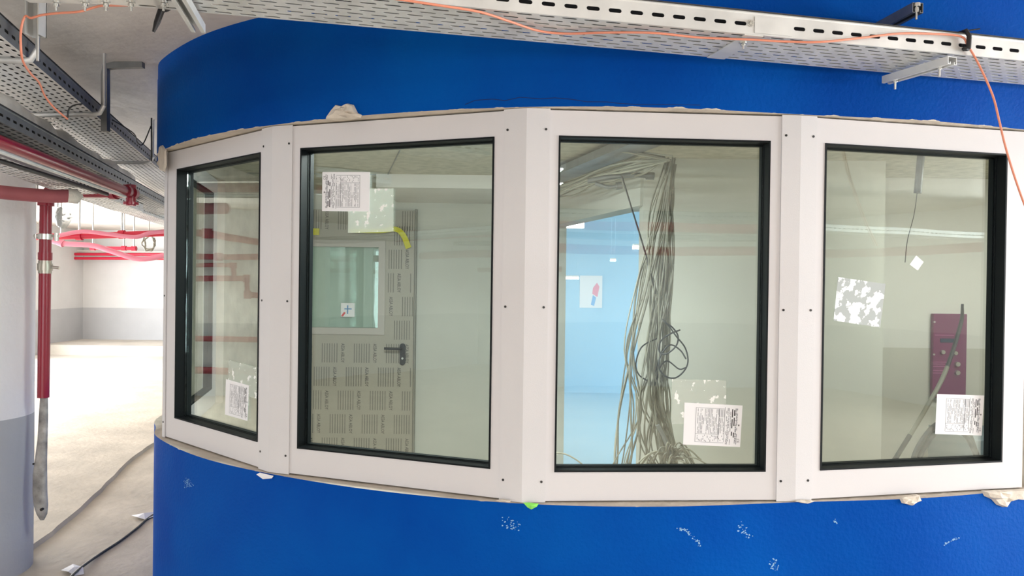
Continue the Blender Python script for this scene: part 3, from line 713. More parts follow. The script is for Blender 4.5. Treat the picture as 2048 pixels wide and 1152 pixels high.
# bracket above the tray on the dark upper wall
Pq, tq = wall_point(1762, 46)
pa2 = at_z(1836, 6, Pq.z)
channel('wall_bracket', 'dark steel wall bracket above the tray on the upper blue wall', pa2, Vector((Pq.x, Pq.y, Pq.z)), .035, .03, M['steel_dark'], bolts=((.04, 1),))
# joint plate with bolts over the top left
ja, jb = at_z(60, 4, CZ+.71), at_z(338, 9, CZ+.71)
t = thing('tray_joint_plate', 'bright steel joint plate with a row of hanging bolts, top left', 'plate', ja)
e_ = (jb-ja).normalized(); n_ = Vector((-e_.y, e_.x, 0)); LJ = (jb-ja).length
b = MB(); b.add([-n_*.09, e_*LJ-n_*.09, e_*LJ, Vector((0, 0, 0))], [(0, 1, 2, 3)]); q = b.build('plate', M['steel'], t); s_ = q.modifiers.new('sheet', 'SOLIDIFY'); s_.thickness = .002
for px in (112, 170, 212, 262, 327):
    P = at_z(px, 2, CZ+.71)-ja; bolt(P+dn*.001, dn, t, .007, .024)

ZA = CZ+.74
a0, a1, l0 = at_z(0, 70, ZA), at_z(298, 320, ZA), at_z(0, 183, ZA)
da = (a1-a0).normalized()
TA, *_ = tray('cable_tray', 'wide perforated cable tray with dark side rail running back past the booth corner', a0-da*1.1, a1+da*5.2, l0, ZA, .055, 9, .056, .032, .013, M['white_tray'], rail_m=M['steel_dark'])  # lit underside and shaded rail painted as two tones of one tray
ZBt = CZ+.54
b0, b1, bl = at_z(0, 243, ZBt), at_z(205, 348, ZBt), at_z(0, 296, ZBt)
db = (b1-b0).normalized()
tray('cable_tray', 'dark weathered perforated tray hanging between the wrapped duct and red pipe', b0-db*.9, b1+db*2.6, bl, ZBt, .05, 8, .06, .036, .014, M['steel_dark'])
ZCt = CZ+.46
c0, c1, cl = at_z(0, 312, ZCt), at_z(215, 396, ZCt), at_z(0, 344, ZCt)
dc = (c1-c0).normalized()
tray('cable_tray', 'finely perforated steel tray hanging just below the long red pipe', c0-dc*.9, c1+dc*.9, cl, ZCt, .045, 7, .06, .034, .014, M['steel'])
e0, e1, el = at_z(330, 440, CZ+.62), at_z(255, 408, CZ+.62), at_z(190, 405, CZ+.62)
e0 = at_z(200, 396, CZ+.62); e1 = at_z(345, 446, CZ+.62); el = at_z(150, 396, CZ+.62)
de = (e1-e0).normalized()
tray('cable_tray', 'farthest perforated tray seen small beyond the end of the red pipe', e0, e1+de*1.0, el, CZ+.62, .05, 7, .10, .05, .014, M['steel'])

# hangers of the big tray
def rod_hanger(name, label, pts, r, m=None, n=8, grp=None):
    return tag(MB().tube(smooth(pts, 6) if len(pts) > 2 else pts, r, n).build(name, m or M['steel']), label, 'hanger', grp)
def vup(p, z): return Vector((p.x, p.y, z))
zr = ZA-.014
def trapeze(name, label, lx, ly, rx, ry):
    p, q = at_z(lx, ly, zr), at_z(rx, ry, zr)
    d = (q-p).normalized(); t = thing(name, label, 'hanger', p)
    b = MB(); pts = [Vector((0, 0, ZC-p.z)), Vector((0, 0, .05))]
    b.tube([vup(p, ZC)-p, Vector((0, 0, .03)), d*.02], .006, 8); b.build('left_rod', M['steel'], t)
    b = MB(); b.tube([Vector((0, 0, 0))-d*.01, q-p-d*.05, q-p-d*.02+Vector((0, 0, .006)), q-p+Vector((0, 0, .04))], .010, 10); b.build('cross_bar', M['steel'], t)
    b = MB(); b.tube([q-p+Vector((0, 0, .03)), vup(q, ZC)-p], .006, 8); b.build('right_rod', M['steel'], t)
trapeze('tray_hanger', 'steel trapeze hanger under the wide tray, nearest the camera at far left', -70, 119, 74, 123)
trapeze('tray_hanger', 'steel trapeze hanger under the wide tray beside the bent strut', 46, 230, 208, 229)
trapeze('tray_hanger', 'steel trapeze hanger under the wide tray, right at the blue corner', 180, 324, 306, 326)
YB_ = 3.45
pts = [at_y(287, 130, YB_), at_y(232, 131, YB_), at_y(213, 134, YB_), at_y(211, 150, YB_), at_y(211, 200, YB_), at_y(211, 263, YB_)]
t = thing('bent_strut', 'bent square steel strut hanging in front of the ceiling beside the blue corner', 'strut', pts[1])
MB().tube([p-pts[1] for p in pts], .020, 4).build('bent_arm', M['steel_dark'], t)
p = at_y(71, 80, 2.35)
t = thing('hanging_strut', 'short upright steel channel hanging at the top left corner', 'strut', p)
b = MB(); q = at_y(71, 72, 2.35)-p; b.box((-.022, -.02, q.z), (-.019, .02, ZC-p.z)); b.box((.019, -.02, q.z), (.022, .02, ZC-p.z)); b.box((-.022, .017, q.z), (.022, .02, ZC-p.z)); b.build('channel', M['steel'], t)
q = at_y(75, 122, 2.35)-p; MB().cyl((.008, 0, q.z), (.008, 0, .3), .005, 8).build('threaded_rod', M['bolt'], t)

# duct wrapped in crumpled plastic
p0, p1 = at_z(-140, 130, CZ+.655), at_z(200, 330, CZ+.655)
mid = [p0.lerp(p1, k/14) for k in range(15)] + [p1+(p1-p0)*(k/14) for k in range(1, 6)]
b = MB(); rnd = random.Random(5)
pts = [p+Vector((rnd.uniform(-.012, .012), 0, rnd.uniform(-.012, .012))) for p in mid]
b.tube(pts, [rnd.uniform(.044, .054) for _ in pts], 14)
tag(b.build('wrapped_duct', M['plastic_wrap']), 'duct wrapped in crumpled cream plastic beside the wide tray', 'duct')
# red sprinkler pipes
def along(p, q, k): return p+(q-p)*k
R0, R1 = at_z(0, 284, CZ+.48), at_z(262, 386, CZ+.465)
t = thing('red_pipe', 'long glossy dark red pipe running back beneath the trays', 'pipe', R0)
MB().cyl(along(R0, R1, -.45)-R0, R1-R0, .024, 20).build('pipe_run', M['red'], t)
for f0, f1, rr in ((.93, .955, .033), (.99, 1.02, .036)): MB().cyl(along(R0, R1, f0)-R0, along(R0, R1, f1)-R0, rr, 18).build('coupling', M['red'], t)
b = MB(); b.cyl(R1-R0+Vector((0, 0, .045)), R1-R0+Vector((0, 0, -.07)), .026, 14); b.cyl(R1-R0+Vector((0, 0, -.05)), R1-R0+Vector((0, 0, -.065)), .04, 14); b.build('elbow', M['red'], t)
RT = at_y(92, 386, 4.22)
t = thing('cross_pipe', 'dark red cross pipe joining the long pipe to the riser', 'pipe', RT)
R1b = R1+(RT-R1).normalized()*.04
MB().cyl(R1b-RT, Vector((0, 0, 0)), .027, 18).build('pipe_run', M['red'], t)
for f0, f1, rr in ((.10, .17, .036), (.86, .97, .037)): MB().cyl(along(R1b, RT, f0)-RT, along(R1b, RT, f1)-RT, rr, 16).build('coupling', M['red'], t)
Yr = 4.22
def rp(y, x=None): return at_y(92-(y-395)*.0137 if x is None else x, y, Yr)
t = thing('red_riser_pipe', 'upright dark red pipe with valve beside the round column', 'pipe', rp(795))
o_ = rp(795)
MB().cyl(rp(400)-o_, rp(795)-o_, .031, 20).build('pipe_run', M['red'], t)
for f0, f1, rr in ((398, 412, .042), (505, 520, .036)): MB().cyl(rp(f0)-o_, rp(f1)-o_, rr, 18).build('coupling', M['red'], t)
b = MB(); b.cyl(rp(521)-o_, rp(547)-o_, .034, 8); b.cyl(rp(527)-o_, rp(541)-o_, .039, 16); b.build('ball_valve', M['brass'], t)
b = MB(); b.tube([rp(534, 95)-o_, rp(534, 104)-o_, rp(536, 119)-o_], [.008, .009, .009], 8); b.build('valve_lever', M['bolt'], t)
b = MB(); b.cyl(rp(468)-o_, rp(479)-o_, .038, 18); b.tube([rp(472, 68)-o_, rp(472, 118)-o_], .008, 8); b.cyl(rp(466, 113)-o_, rp(482, 113)-o_, .012, 8); b.cyl(rp(468, 72)-o_, rp(477, 72)-o_, .010, 8); b.build('clamp', M['bolt'], t)
# grey wrapped lower length of the riser
ys = [792, 830, 880, 920, 950, 985, 1010, 1028, 1040]; wd = [.022, .026, .028, .034, .040, .041, .040, .030, .012]; xs = [88, 87, 85, 82, 80, 80, 82, 84, 84]
pts = [at_y(x, y, Yr) for x, y in zip(xs, ys)]
b = MB(); b.tube(pts, wd, 14, True, 0, .45); t = tag(b.build('pipe_wrapping', M['tape']), 'crumpled grey plastic wrapping hanging from the foot of the red riser', 'wrapping')
h = at_y(83, 1019, Yr-.03); MB().cyl(h+Vector((0, -.004, 0)), h+Vector((0, .01, 0)), .008, 12).build('eyelet', M['hole'], t)
h = at_y(66, 928, Yr); MB().tube([h, at_y(80, 926, Yr)], .006, 8).build('tie_knot', M['cable_dark'], t)
# fat dusty pipe before the column
G0, G1 = at_y(-120, 366, 3.5), at_y(143, 392, 3.82)
t = thing('dusty_pipe', 'fat dusty pink pipe crossing the top of the column', 'pipe', G0)
MB().tube([p-G0 for p in smooth([G0, along(G0, G1, .4)+Vector((0, 0, -.015)), along(G0, G1, .8)+Vector((0, 0, -.012)), G1], 6)], .034, 18).build('pipe_run', M['pink'], t)
MB().tube([along(G0, G1, .97)-G0, along(G0, G1, 1.03)-G0, along(G0, G1, 1.07)-G0+Vector((0, 0, .02))], [.037, .040, .025], 14).build('plastic_end_wrap', M['plastic_wrap'], t)
b = MB(); b.tube([along(G0, G1, .72)+Vector((0, 0, .0))-G0, vup(along(G0, G1, .72), ZC)-G0], .006, 8); b.build('hanger_rod', M['bolt'], t)
# thin conduits beside the long pipe
for k, (pa_, pb_, zz_, rr_, mm, lb) in enumerate(((( 0, 303), (235, 388), CZ+.43, .008, M['steel'], 'thin steel conduit right below the long red pipe'), ((0, 322), (200, 384), CZ+.44, .010, M['cable_dark'], 'thin dark conduit at the edge of the fine tray'))):
    p, q = at_z(*pa_, zz_), at_z(*pb_, zz_); tag(MB().cyl(along(p, q, -.3), along(p, q, 1.1), rr_, 10).build('conduit', mm), lb, 'conduit')
# round column
cr = .33; cyc = 4.25; ratio = (75-1024)/F; cxc = ratio*cyc-cr*sqrt(1+ratio*ratio)-.01
b = MB(); n = 48
vs = [(cxc+cr*cos(2*pi*k/n), cyc+cr*sin(2*pi*k/n), z) for z in (0, .9, 1.6, ZC) for k in range(n)]
b.add(vs, [(r_*n+k, r_*n+(k+1) % n, (r_+1)*n+(k+1) % n, (r_+1)*n+k) for r_ in range(3) for k in range(n)], 0, True)
tag(b.build('round_column', M['column']), 'round white concrete column with grey painted base at the left edge', 'column')
# disc under clear plastic behind the riser
p = at_y(109, 434, 4.6); t = thing('warning_beacon', 'white round dish under clear plastic hanging behind the red riser', 'beacon', p)
b = MB(); n = 24; prof = [(0, .0), (.03, .004), (.055, .016), (.064, .035), (.060, .045), (0, .045)]
for i in range(len(prof)-1):
    (r1, h1), (r2, h2) = prof[i], prof[i+1]
    vs = [(.3*r1*cos(2*pi*k/n)+h1, -.9*r1*cos(2*pi*k/n)*.6, r1*sin(2*pi*k/n)) for k in range(n)]+[(.3*r2*cos(2*pi*k/n)+h2, -.9*r2*cos(2*pi*k/n)*.6, r2*sin(2*pi*k/n)) for k in range(n)]
    b.add(vs, [(k, (k+1) % n, n+(k+1) % n, n+k) for k in range(n)], 0, True)
b.build('dish', M['white_plastic'], t)
MB().tube([(.05, 0, .05), (.06, 0, .0), (.05, 0, -.07)], [.03, .05, .02], 12).build('plastic_bag', M['clear'], t)
MB().tube([(.02, 0, .06), (.02, .0, ZC-p.z)], .004, 6).build('wire', M['bolt'], t)

# pipes in the daylit bay
def pipe_px(name, label, pts, r, m, k=6, hang=()):
    P = [at_y(*q) for q in pts]; t = thing(name, label, 'pipe', P[0])
    MB().tube([p-P[0] for p in (smooth(P, k) if len(P) > 2 else P)], r, 12).build('pipe_run', m, t)
    for h in hang:
        q = at_y(*h); MB().cyl(q-P[0], vup(q, ZC)-P[0], .010, 8).build('hanger_rod', M['bolt'], t)
        MB().cyl(q-P[0]-(P[1]-P[0]).normalized()*.03, q-P[0]+(P[1]-P[0]).normalized()*.03, r*1.35, 12).build('coupling', m, t)
    return t
pipe_px('bright_red_pipe', 'bright red pipe with hangers, highest and nearest in the daylit bay', [(60, 474, 8), (200, 471, 8), (335, 466, 8)], .035, M['red_bright'], hang=((159, 472, 8), (244, 469, 8)))
pipe_px('bright_red_pipe', 'upper of two thin red pipes along the far wall', [(60, 508, 15.3), (345, 509, 15.3)], .030, M['red_bright'])
pipe_px('bright_red_pipe', 'lower of two thin red pipes along the far wall', [(60, 516.5, 15.3), (345, 517, 15.3)], .030, M['red_bright'])
pipe_px('bright_red_pipe', 'short red pipe with end couplings hanging in the daylit bay', [(186, 496, 10), (269, 497, 10)], .024, M['red_bright'], hang=((186, 496, 10), (248, 496.5, 10), (268, 497, 10)))
pipe_px('pink_hose', 'pink wrapped hose sagging across the daylit bay', [(78, 470, 8.6), (120, 486, 8.6), (185, 491, 8.6), (225, 503, 8.6), (280, 518, 8.6), (340, 509, 8.6)], .030, M['pink_hose'], hang=((122, 486, 8.6),))
pipe_px('pink_hose', 'pink wrapped hose lying over the nearest bright red pipe', [(118, 471, 7.9), (165, 463, 7.9), (215, 468, 7.9), (270, 474, 7.9), (300, 466, 7.9), (340, 462, 7.9)], .022, M['pink_hose'])
c_ = at_y(298, 486, 9); rnd = random.Random(2)
b = MB(); ring_ = []
for k in range(60):
    an = 2*pi*k/20; rr_ = .085+.012*sin(k*1.7); ring_.append(c_+Vector((rr_*.8*cos(an), .03*sin(an*.5), rr_*sin(an)*1.05)))
b.tube(ring_, .009, 6); b.tube([c_+Vector((0, 0, .085)), vup(c_, ZC)], .004, 6)
tag(b.build('cable_coil', M['cable_beige']), 'small coil of pale cable hanging in the daylit bay', 'cable')
b = MB().box((X0, Y1-.25, CZ+.50), (X1, Y1, CZ+.56)); b.build('trim_7', M['white_wall'], None, 'structure')

# floor debris
pts = smooth([at_z(130, 1165, .03+.008), at_z(160, 1137, .02), at_z(200, 1108, .008), at_z(240, 1082, .008), at_z(275, 1055, .008), at_z(300, 1034, .008), at_z(345, 1010, .008)], 6)
tag(MB().tube(pts, .008, 8).build('floor_cable', M['cable_dark']), 'black cable lying on the dusty floor beside the booth', 'cable')
def scrap(label, px, mt, z=.004, lift=.02):
    P = [at_z(x, y, z) for x, y in px]; c = sum(P, Vector())/len(P); n = len(P)
    b = MB(); P = [p+Vector((0, 0, random.uniform(0, lift))) for p in P]; cc = c+Vector((0, 0, lift+.008))
    b.add(P+[cc], [(i, (i+1) % n, n) for i in range(n)]); o = b.build('paper_scrap', mt); s_ = o.modifiers.new('sheet', 'SOLIDIFY'); s_.thickness = .001
    return tag(o, label, 'scrap')
scrap('crumpled white paper scrap at the end of the black floor cable', [(122, 1143), (146, 1130), (166, 1140), (168, 1149), (150, 1152), (136, 1150)], M['paper'])
scrap('flat white paper scrap on the floor next to the booth wall', [(263, 1034), (284, 1029), (306, 1027), (309, 1033), (290, 1042), (275, 1040)], M['paper'])
P, tq = wall_point(1064, 1008); nq = Vector((tq.y, -tq.x, 0))
b = MB(); outl = [(1047, 1003), (1058, 1003), (1078, 1006), (1074, 1012), (1063, 1018), (1056, 1013)]
pts = [wall_point(x, y)[0]+nq*random.uniform(.004, .014) for x, y in outl]; b.add(pts+[P+nq*.018], [(i, (i+1) % 6, 6) for i in range(6)])
tag(b.build('green_scrap', M['green']), 'small bright green plastic scrap caught under the window frame', 'scrap')
b = MB(); outl = [(516, 948), (524, 944), (550, 951), (546, 956), (530, 957)]
P, tq = wall_point(532, 951); nq = Vector((tq.y, -tq.x, 0)); pts = [wall_point(x, y)[0]+nq*random.uniform(.004, .012) for x, y in outl]; b.add(pts+[P+nq*.016], [(i, (i+1) % 5, 5) for i in range(5)])
tag(b.build('paper_shred', M['paper']), 'white paper shred stuck below the leftmost cover strip', 'scrap')

# ------------------------------------------------------------------ orange cable and ties on the tray
def tz(px, py, dy=-.0, dz=0):
    """point on the near side of the tray: in the vertical plane of its front rail"""
    nrm = -ey1; d = ray(px, py); A = T1.location+nrm*(.012+dy); t = (Vector((A.x, A.y, 0))).dot(nrm)/d.dot(nrm); return Vector((d.x*t, d.y*t, CZ+d.z*t))
seq = [(780, -4), (880, 11), (960, 24), (1020, 43), (1075, 61), (1130, 67), (1220, 65), (1310, 66), (1400, 75), (1500, 79), (1570, 83), (1640, 84), (1720, 76), (1800, 67), (1870, 68), (1922, 73), (1936, 92), (1958, 130), (1985, 190), (1998, 240), (2010, 290), (2028, 350), (2050, 412), (2075, 470)]
pts = []
for x, y in seq:
    zz_ = at_z(x, y, ZT1-.006)
    P = tz(x, y)
    if x < 1700 and P.z < ZT1-.004: P = at_z(x, y, ZT1-.009)       # lies against the underside
    pts.append(P)
tag(MB().tube(smooth(pts, 6), .0033, 8).build('orange_cable', M['orange']), 'thin orange cable slung along the long tray and dropping at right', 'cable')
P = tz(1933, 82)
b = MB(); u_ = (P-T1.location).dot(ex1); c_ = T1.location+ex1*u_
b.tube([c_-ey1*.020+Vector((0, 0, .012)), c_-ey1*.022+Vector((0, 0, .05)), c_-ey1*.010+Vector((0, 0, .070)), c_+ey1*.012+Vector((0, 0, .072)), c_+ey1*.014+Vector((0, 0, .05)), c_+ey1*.012+Vector((0, 0, .02)), c_-ey1*.020+Vector((0, 0, .012))], .007, 6)
b.tube([c_+Vector((0, 0, .072)), c_+ex1*.05-ey1*.01+Vector((0, 0, .080))], .0022, 6)
tag(b.build('cable_tie', M['black']), 'black cable tie holding the orange cable to the tray rail', 'tie')
YL = 2.2
pts = smooth([at_y(335, 2, 2.1), at_y(290, 8, 2.12), at_y(240, 11, 2.15), at_y(200, 12, 2.2), at_y(160, 23, 2.2), at_y(120, 26, 2.2), at_y(84, 30, 2.2), at_y(62, 36, 2.2), at_y(50, 33, 2.2), at_y(42, 60, 2.2), at_y(42, 100, 2.2), at_y(47, 125, 2.25), at_y(62, 148, 2.35), at_y(78, 165, 2.45), at_y(90, 192, 2.55), at_y(108, 215, 2.62), at_y(135, 238, 2.7)], 6)
tag(MB().tube(pts, .0034, 8).build('orange_cable', M['orange']), 'thin orange cable drooping across the wide tray at top left', 'cable')
pts = [at_y(336, 8, 2.0), at_y(322, 22, 2.0), at_y(314, 45, 2.0), at_y(307, 64, 2.0)]
t = MB(); t.tube(pts, [.012, .010, .009, .004], 8, True, 0, .4)
t.tube(smooth([at_y(318, 12, 2.0), at_y(328, 20, 2.0), at_y(340, 14, 2.0), at_y(336, 0, 2.0)], 4), .006, 6)
tag(t.build('cable_tie', M['black']), 'black cable tie with long tail hanging below the tray at top left', 'tie')
# thin dark wires on the ceiling by the corner
pts = smooth([at_y(303, 322, 4.1), at_y(303, 280, 4.0), at_y(303, 236, 3.95)], 4)
tag(MB().tube(pts, .004, 6).build('thin_rod', M['cable_dark']), 'thin dark rod hanging from the ceiling at the blue corner', 'rod')
pts = smooth([at_y(225, 240, 3.6), at_y(255, 258, 3.7), at_y(270, 270, 3.8), at_y(275, 285, 3.9), at_y(286, 288, 3.95), at_y(302, 252, 3.95)], 5)
tag(MB().tube(pts, .003, 6).build('loose_wire', M['cable_dark']), 'loose dark wire looped over the wide tray by the corner', 'cable')
pts = smooth([at_y(135, 236, 2.9), at_y(138, 218, 2.9), at_y(150, 210, 2.9), at_y(164, 208, 2.9)], 5)
tag(MB().tube(pts, .003, 6).build('loose_wire', M['cable_dark']), 'short dark wire arching under the wide tray', 'cable')

# ------------------------------------------------------------------ cables in the booth
b = MB()
ta, tb = at_z(1330, 288, CZ+.62), at_z(1105, 372, CZ+.62)
d = (tb-ta).normalized(); s_ = Vector((-d.y, d.x, 0)); t = thing('booth_cable_tray', 'narrow steel cable tray hanging under the booth ceiling', 'cable tray', ta)
MB().add([Vector((0, 0, 0)), (tb-ta), (tb-ta)+s_*.14, s_*.14], [(0, 1, 2, 3)]).build('base', M['steel_dark'], t)
for k in (0, .14): MB().box((0, 0, 0), ((tb-ta).length, .002, .04), Matrix(((d.x, s_.x, 0, s_.x*k), (d.y, s_.y, 0, s_.y*k), (0, 0, 1, 0), (0, 0, 0, 1)))).build('side_rail', M['steel_dark'], t)
for k in (.25, .8): p_ = (tb-ta)*k; MB().cyl(p_+s_*.07, Vector((p_.x, p_.y, ZI-ta.z))+s_*.07, .004, 8).build('hanger_rod', M['steel'], t)
rnd = random.Random(11)
def Jg(a): return rnd.uniform(-a, a)
# cables lying along and below the tray
for k in range(14):
    c_ = MB(); off = rnd.uniform(-.05, .12); pts = []
    for f_ in (0, .2, .4, .6, .8, 1.05):
        p_ = ta.lerp(tb, f_)+s_*(off+Jg(.02)); sag = (.02+.05*abs(sin(f_*5+k)))*(1 if k > 4 else .3)
        pts.append(p_+Vector((0, 0, (-.015 if k % 2 else .012)-sag*(k % 2)))) 
    pts[0] = at_y(1338+Jg(10), 318+Jg(6), 3.45+Jg(.05))
    c_.tube(smooth(pts, 5), rnd.choice((.004, .005, .006)), 6)
    tag(c_.build('tray_cable', M['cable_beige'] if k % 3 else M['cable_grey']), 'pale cable sagging along the tray under the booth ceiling', 'cable', 'cables along the booth ceiling tray')
for k, px in enumerate((((1175, 362), (1215, 355), (1262, 350), (1300, 352)), ((1190, 366), (1215, 374), (1236, 372)))):
    pts = smooth([at_y(x, y, 3.7) for x, y in px], 5); t = MB().tube(pts, .010+.003*(k == 0), 8)
    t.tube([pts[-2], pts[-1]+(pts[-1]-pts[-2]).normalized()*.02], .019, 10)
    tag(t.build('capped_conduit', M['steel_dark']), ('longer' if k == 0 else 'shorter')+' grey conduit end with a cap, poking out below the booth tray', 'conduit')
# the hanging bundle
N = 46
for k in range(N):
    y0 = 3.55+Jg(.10); top = (1340+Jg(12), 322+Jg(8)); q = k/N
    if k < 10: mid = [(1318+Jg(12), 440), (1290+Jg(16), 560), (1262+Jg(14), 700), (1255+Jg(28), 820), (1235+Jg(30), 930), (1228+Jg(30), 1010)]
    elif k < 28: mid = [(1335+Jg(9), 430), (1318+Jg(18), 560), (1308+Jg(20), 700), (1298+Jg(22), 800), (1312+Jg(40), 900), (1325+Jg(60), 1010)]
    else: mid = [(1338+Jg(8), 430), (1332+Jg(14), 560), (1320+Jg(22), 700), (1318+Jg(26), 800), (1335+Jg(16), 900), (1345+Jg(20), 1010)]
    if k in (28, 29, 30): mid = [(1300+Jg(12), 430), (1300+Jg(14), 540), (1335, 680), (1330+Jg(10), 800), (1352+Jg(10), 900), (1350, 1010)]
    pts = [at_y(*top, y0)]+[at_y(x, yy_, y0+Jg(.05)) for x, yy_ in mid]
    tag(MB().tube(smooth(pts, 6), rnd.choice((.0035, .004, .005)), 6).build('hanging_cable', M['cable_grey'] if k % 4 else M['cable_beige']), ('thin grey cable sweeping out left over the blue doorway edge, in the hanging bundle' if k < 10 else 'thin grey cable in the dense middle of the hanging bundle' if k < 28 else 'thin grey cable at the right, wall side of the hanging bundle'), 'cable', 'left strands of the cable bundle' if k < 10 else 'middle strands of the cable bundle' if k < 28 else 'right strands of the cable bundle')
# frayed knot of cable ends at the bottom
for k in range(26):
    an = rnd.uniform(-2.9, .2) if k % 3 else rnd.uniform(0, 6.28); r_ = rnd.uniform(35, 85)
    a_ = (1345+Jg(8), 918+Jg(8)); c2 = (a_[0]+r_*.5*cos(an), a_[1]+r_*.28*sin(an)-8); c3 = (a_[0]+r_*cos(an), a_[1]+r_*.25*sin(an)+rnd.uniform(10, 40))
    pts = smooth([at_y(*a_, 3.42), at_y(*c2, 3.38), at_y(*c3, 3.4)], 5)
    tag(MB().tube(pts, .004, 6).build('cable_end', M['cable_grey'] if k % 2 else M['cable_beige']), 'short cable end fanning out at the foot of the hanging bundle', 'cable', 'cable ends at the foot of the bundle')
# dark loops
def loop(label, pts, r=.0036, Y=3.36):
    tag(MB().tube(smooth([at_y(x, y, Y+Jg(.02)) for x, y in pts], 6), r, 8).build('black_cable', M['cable_dark']), label, 'cable')
loop('black cable coiled in the widest loop over the hanging bundle', [(1325, 638), (1340, 655), (1352, 672), (1370, 695), (1376, 722), (1368, 742), (1350, 756), (1330, 752), (1318, 735), (1322, 710), (1340, 690), (1360, 700), (1372, 718)])
loop('black cable making the small upper loop over the hanging bundle', [(1360, 660), (1340, 668), (1322, 682), (1318, 702), (1332, 708), (1352, 692), (1356, 672), (1345, 655), (1330, 645)])
loop('black cable bent to a narrow point, left in the coils', [(1330, 690), (1318, 720), (1310, 750), (1307, 772), (1314, 758), (1320, 735), (1335, 722), (1358, 738), (1372, 735)], .0034, 3.52)
loop('black cable arcing behind the left edge of the bundle', [(1318, 676), (1296, 685), (1282, 696), (1274, 715), (1272, 735), (1280, 752), (1300, 764)], .0034, 3.5)
tag(MB().tube(smooth([at_y(1243, 350, 3.5), at_y(1262, 412, 3.5), at_y(1283, 480, 3.5), at_y(1300, 540, 3.5), at_y(1311, 588, 3.5)], 6), .0038, 8).build('black_cable', M['cable_dark']), 'single straight black cable slanting down across the blue doorway', 'cable')
tag(MB().tube(smooth([at_y(1315, 850, 3.4), at_y(1326, 870, 3.4), at_y(1336, 895, 3.4), at_y(1344, 920, 3.4)], 5), .010, 8).build('dark_strap', M['steel_dark']), 'dark flat strap at the foot of the hanging bundle', 'strap')
tag(MB().tube(smooth([at_y(1095, 905, 3.2), at_y(1130, 908, 3.2), at_y(1160, 925, 3.2), at_y(1185, 950, 3.2)], 5), .0035, 6).build('stray_cable', M['cable_beige']), 'single pale cable arching at the lower left of the blue doorway', 'cable')
p = at_y(1186, 412, 5.2); tag(bevel(MB().box((p.x-.028, p.y-.03, p.z-.05), (p.x+.03, p.y+.03, p.z+.05)).build('door_closer', M['black'], None), .01), 'small black box under the booth ceiling left of the doorway head', 'box')

# ------------------------------------------------------------------ ceiling lamps, added booth fills, stand-ins for reflected lamps
def lamp(x, y, label, L_=1.5, wdt=.2, z=ZC, along_x=True):
    if z == ZC and x > .1: z = ZH-.02
    t = thing('ceiling_lamp', label, 'lamp', (x, y, z), 0 if along_x else pi/2, None)
    MB().box((-L_/2-.02, -wdt/2-.02, -.06), (L_/2+.02, wdt/2+.02, 0)).build('housing', M['white_plastic'], t)
    MB().box((-L_/2, -wdt/2, -.075), (L_/2, wdt/2, -.0601)).build('diffuser', M['lamp'], t); return t
for x, y, lb in ((0.2, -1.7, 'long ceiling lamp nearest behind the camera'), (0.2, -3.3, 'middle one of the long ceiling lamps behind the camera'), (0.2, -4.9, 'farthest long ceiling lamp behind the camera')): lamp(x, y, lb)
lamp(-.45, 3.08, 'flat ceiling lamp inside the booth above the second pane', .9, .2, ZI)  # booth fixtures are made up to light the interior, set out of sight
lamp(2.75, 3.42, 'flat ceiling lamp inside the booth above the rightmost pane', .9, .2, ZI)
for px, py, Y_, lb in ((1142, 444, 7.0, 'bright white lamp seen through the doorway head'), (1138, 556, 10.9, 'small lamp strip seen above the wall poster'), (1226, 521, 9.5, 'small lamp glint in the middle of the doorway'), (1274, 495, 8.5, 'bright lamp at the right edge of the doorway')):  # glowing boxes stand in for garage lamps reflected in the glass
    p = at_y(px, py, Y_)
    wdt = {1142: .24, 1138: .28, 1226: .06, 1274: .09}[px]; hh = {1142: .055, 1138: .018, 1226: .010, 1274: .018}[px]
    t = thing('room_lamp', lb, 'lamp', p)
    MB().box((-wdt/2, -.05, -hh), (wdt/2, .05, hh)).build('diffuser', M['lamp'], t)
    MB().box((-wdt/2, -.05, hh+.001), (wdt/2, .05, hh+.02)).build('housing', M['white_plastic'], t)
    for s2 in (-1, 1): MB().cyl((s2*wdt*.4, 0, hh+.02), (s2*wdt*.4, 0, ZH-p.z), .0015, 6).build('hanger_rod', M['pale_blue'], t)  # housing and rods are made up to carry the stand-in boxes
pa_, pb_ = at_y(1160, 551, 11.49), at_y(1204, 616, 11.49)
t = thing('wall_poster', 'pale poster with pink and blue figure on the blue wall beyond the doorway', 'poster', ((pa_.x+pb_.x)/2, 11.49, (pa_.z+pb_.z)/2))
hx, hz = (pb_.x-pa_.x)/2, (pa_.z-pb_.z)/2
MB().box((-hx, 0, -hz), (hx, .008, hz)).build('sheet', M['paper'], t)
b = MB(); b.add([(.02, -.001, -.03), (.10, -.001, -.08), (.13, -.001, .08), (.09, -.001, .14), (.03, -.001, .06)], [(0, 1, 2, 3, 4)]); b.build('pink_shape', mat('pink_print', (.85, .35, .45), .6), t)
b = MB(); b.add([(.0, -.001, -.2), (.05, -.001, -.22), (.08, -.001, -.09), (.03, -.001, -.05)], [(0, 1, 2, 3)]); b.build('blue_shape', mat('pale_blue_print', (.25, .5, .8), .6), t)

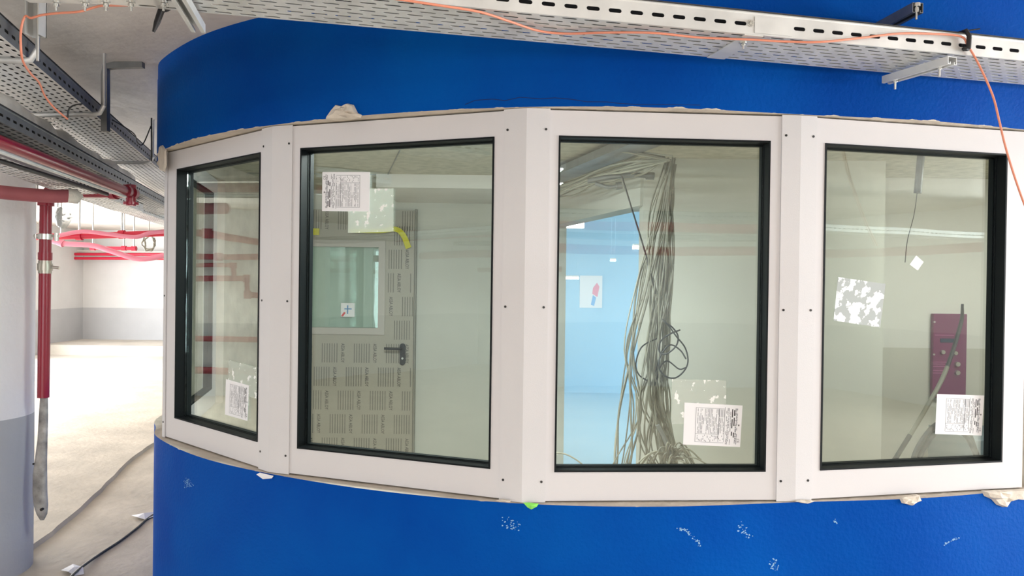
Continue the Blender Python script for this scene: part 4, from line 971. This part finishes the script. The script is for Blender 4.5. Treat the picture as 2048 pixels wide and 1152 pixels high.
# ------------------------------------------------------------------ red pipes behind the camera, mirrored in the panes
def run(label, pts, r, m=None):
    P = [Vector(p) for p in pts]; t = thing('garage_pipe', label, 'pipe', P[0])
    b = MB()
    for i in range(len(P)-1): b.cyl(P[i]-P[0], P[i+1]-P[0], r, 12)
    b.build('pipe_run', m or M['red'], t)
    b = MB()
    for p in P[1:-1]: b.cyl(p-P[0]-Vector((0, 0, r*1.3)), p-P[0]+Vector((0, 0, r*1.3)), r*1.4, 12)
    if len(P) > 2: b.build('elbow', m or M['red'], t)
XL = X0+.1
def mirrored(px, py, X=XL, win=1):
    """the point on the left garage wall that the angled pane shows at this pixel"""
    A, th, _ = facet(win); n_ = Vector((sin(th), -cos(th), 0)); d = ray(px, py); Q = A-n_*GY
    t = Q.dot(n_)/d.dot(n_); P = Vector((d.x*t, d.y*t, CZ+d.z*t)); r_ = d-n_*2*d.dot(n_); k = (X-P.x)/r_.x
    return P+r_*k
def wall_run(label, px_pts, r, m=None):
    P = [mirrored(*q) for q in px_pts]; P = [Vector((XL, p.y, p.z)) for p in P]
    run(label, P, r, m)
def ext(px_pts): return px_pts
wall_run('red pipe highest on the left garage wall', [(345, 384), (560, 384)], .05)
wall_run('red pipe sloping gently along the left garage wall', [(345, 462), (412, 466), (560, 490)], .05)
wall_run('red pipe with a flange at head height on the left garage wall', [(345, 511), (437, 513), (560, 514)], .045)
wall_run('thin red pipe ending in a short drop on the left garage wall', [(345, 529), (467, 531), (468, 555)], .032)
wall_run('stepped red pipe on the left garage wall', [(345, 557), (494, 558), (496, 590), (560, 592)], .042)
wall_run('low red pipe on the left garage wall', [(345, 676), (560, 680)], .04)
wall_run('red pipe near the floor on the left garage wall', [(345, 741), (560, 744)], .05)
wall_run('lowest red pipe on the left garage wall', [(345, 805), (560, 803)], .035)
YBk = Y0+.2
run('wide red main across the garage behind the camera, near the ceiling', [(-8.8, -4.6, CZ+.86), (8.8, -4.6, CZ+.80)], .10, M['red'])
run('red pipe across the garage behind the camera', [(-8.8, -5.2, CZ+.50), (8.8, -5.2, CZ+.50)], .07, M['red'])
run('thin red pipe on the back garage wall', [(-8.8, YBk, CZ+.25), (1.9, YBk, CZ+.25)], .05)
run('red pipe crossing the aisle to the right behind the camera', [(8.6, -6.5, CZ+.55), (8.6, -1.5, CZ+.55)], .07, M['red'])

tray('cable_tray', 'cable tray running across the garage just behind the camera', Vector((-8.6, -2.5, 0)), Vector((8.6, -1.2, 0)), Vector((-8.6, -2.9, 0)), CZ+.62, .06, 3, 1.2, .5, .03, M['steel_dark'])
tray('cable_tray', 'cable tray on the far side of the aisle behind the camera', Vector((8.6, -6.0, 0)), Vector((-8.6, -5.9, 0)), Vector((8.6, -6.4, 0)), CZ+.72, .06, 3, 1.2, .5, .03, M['steel_dark'])
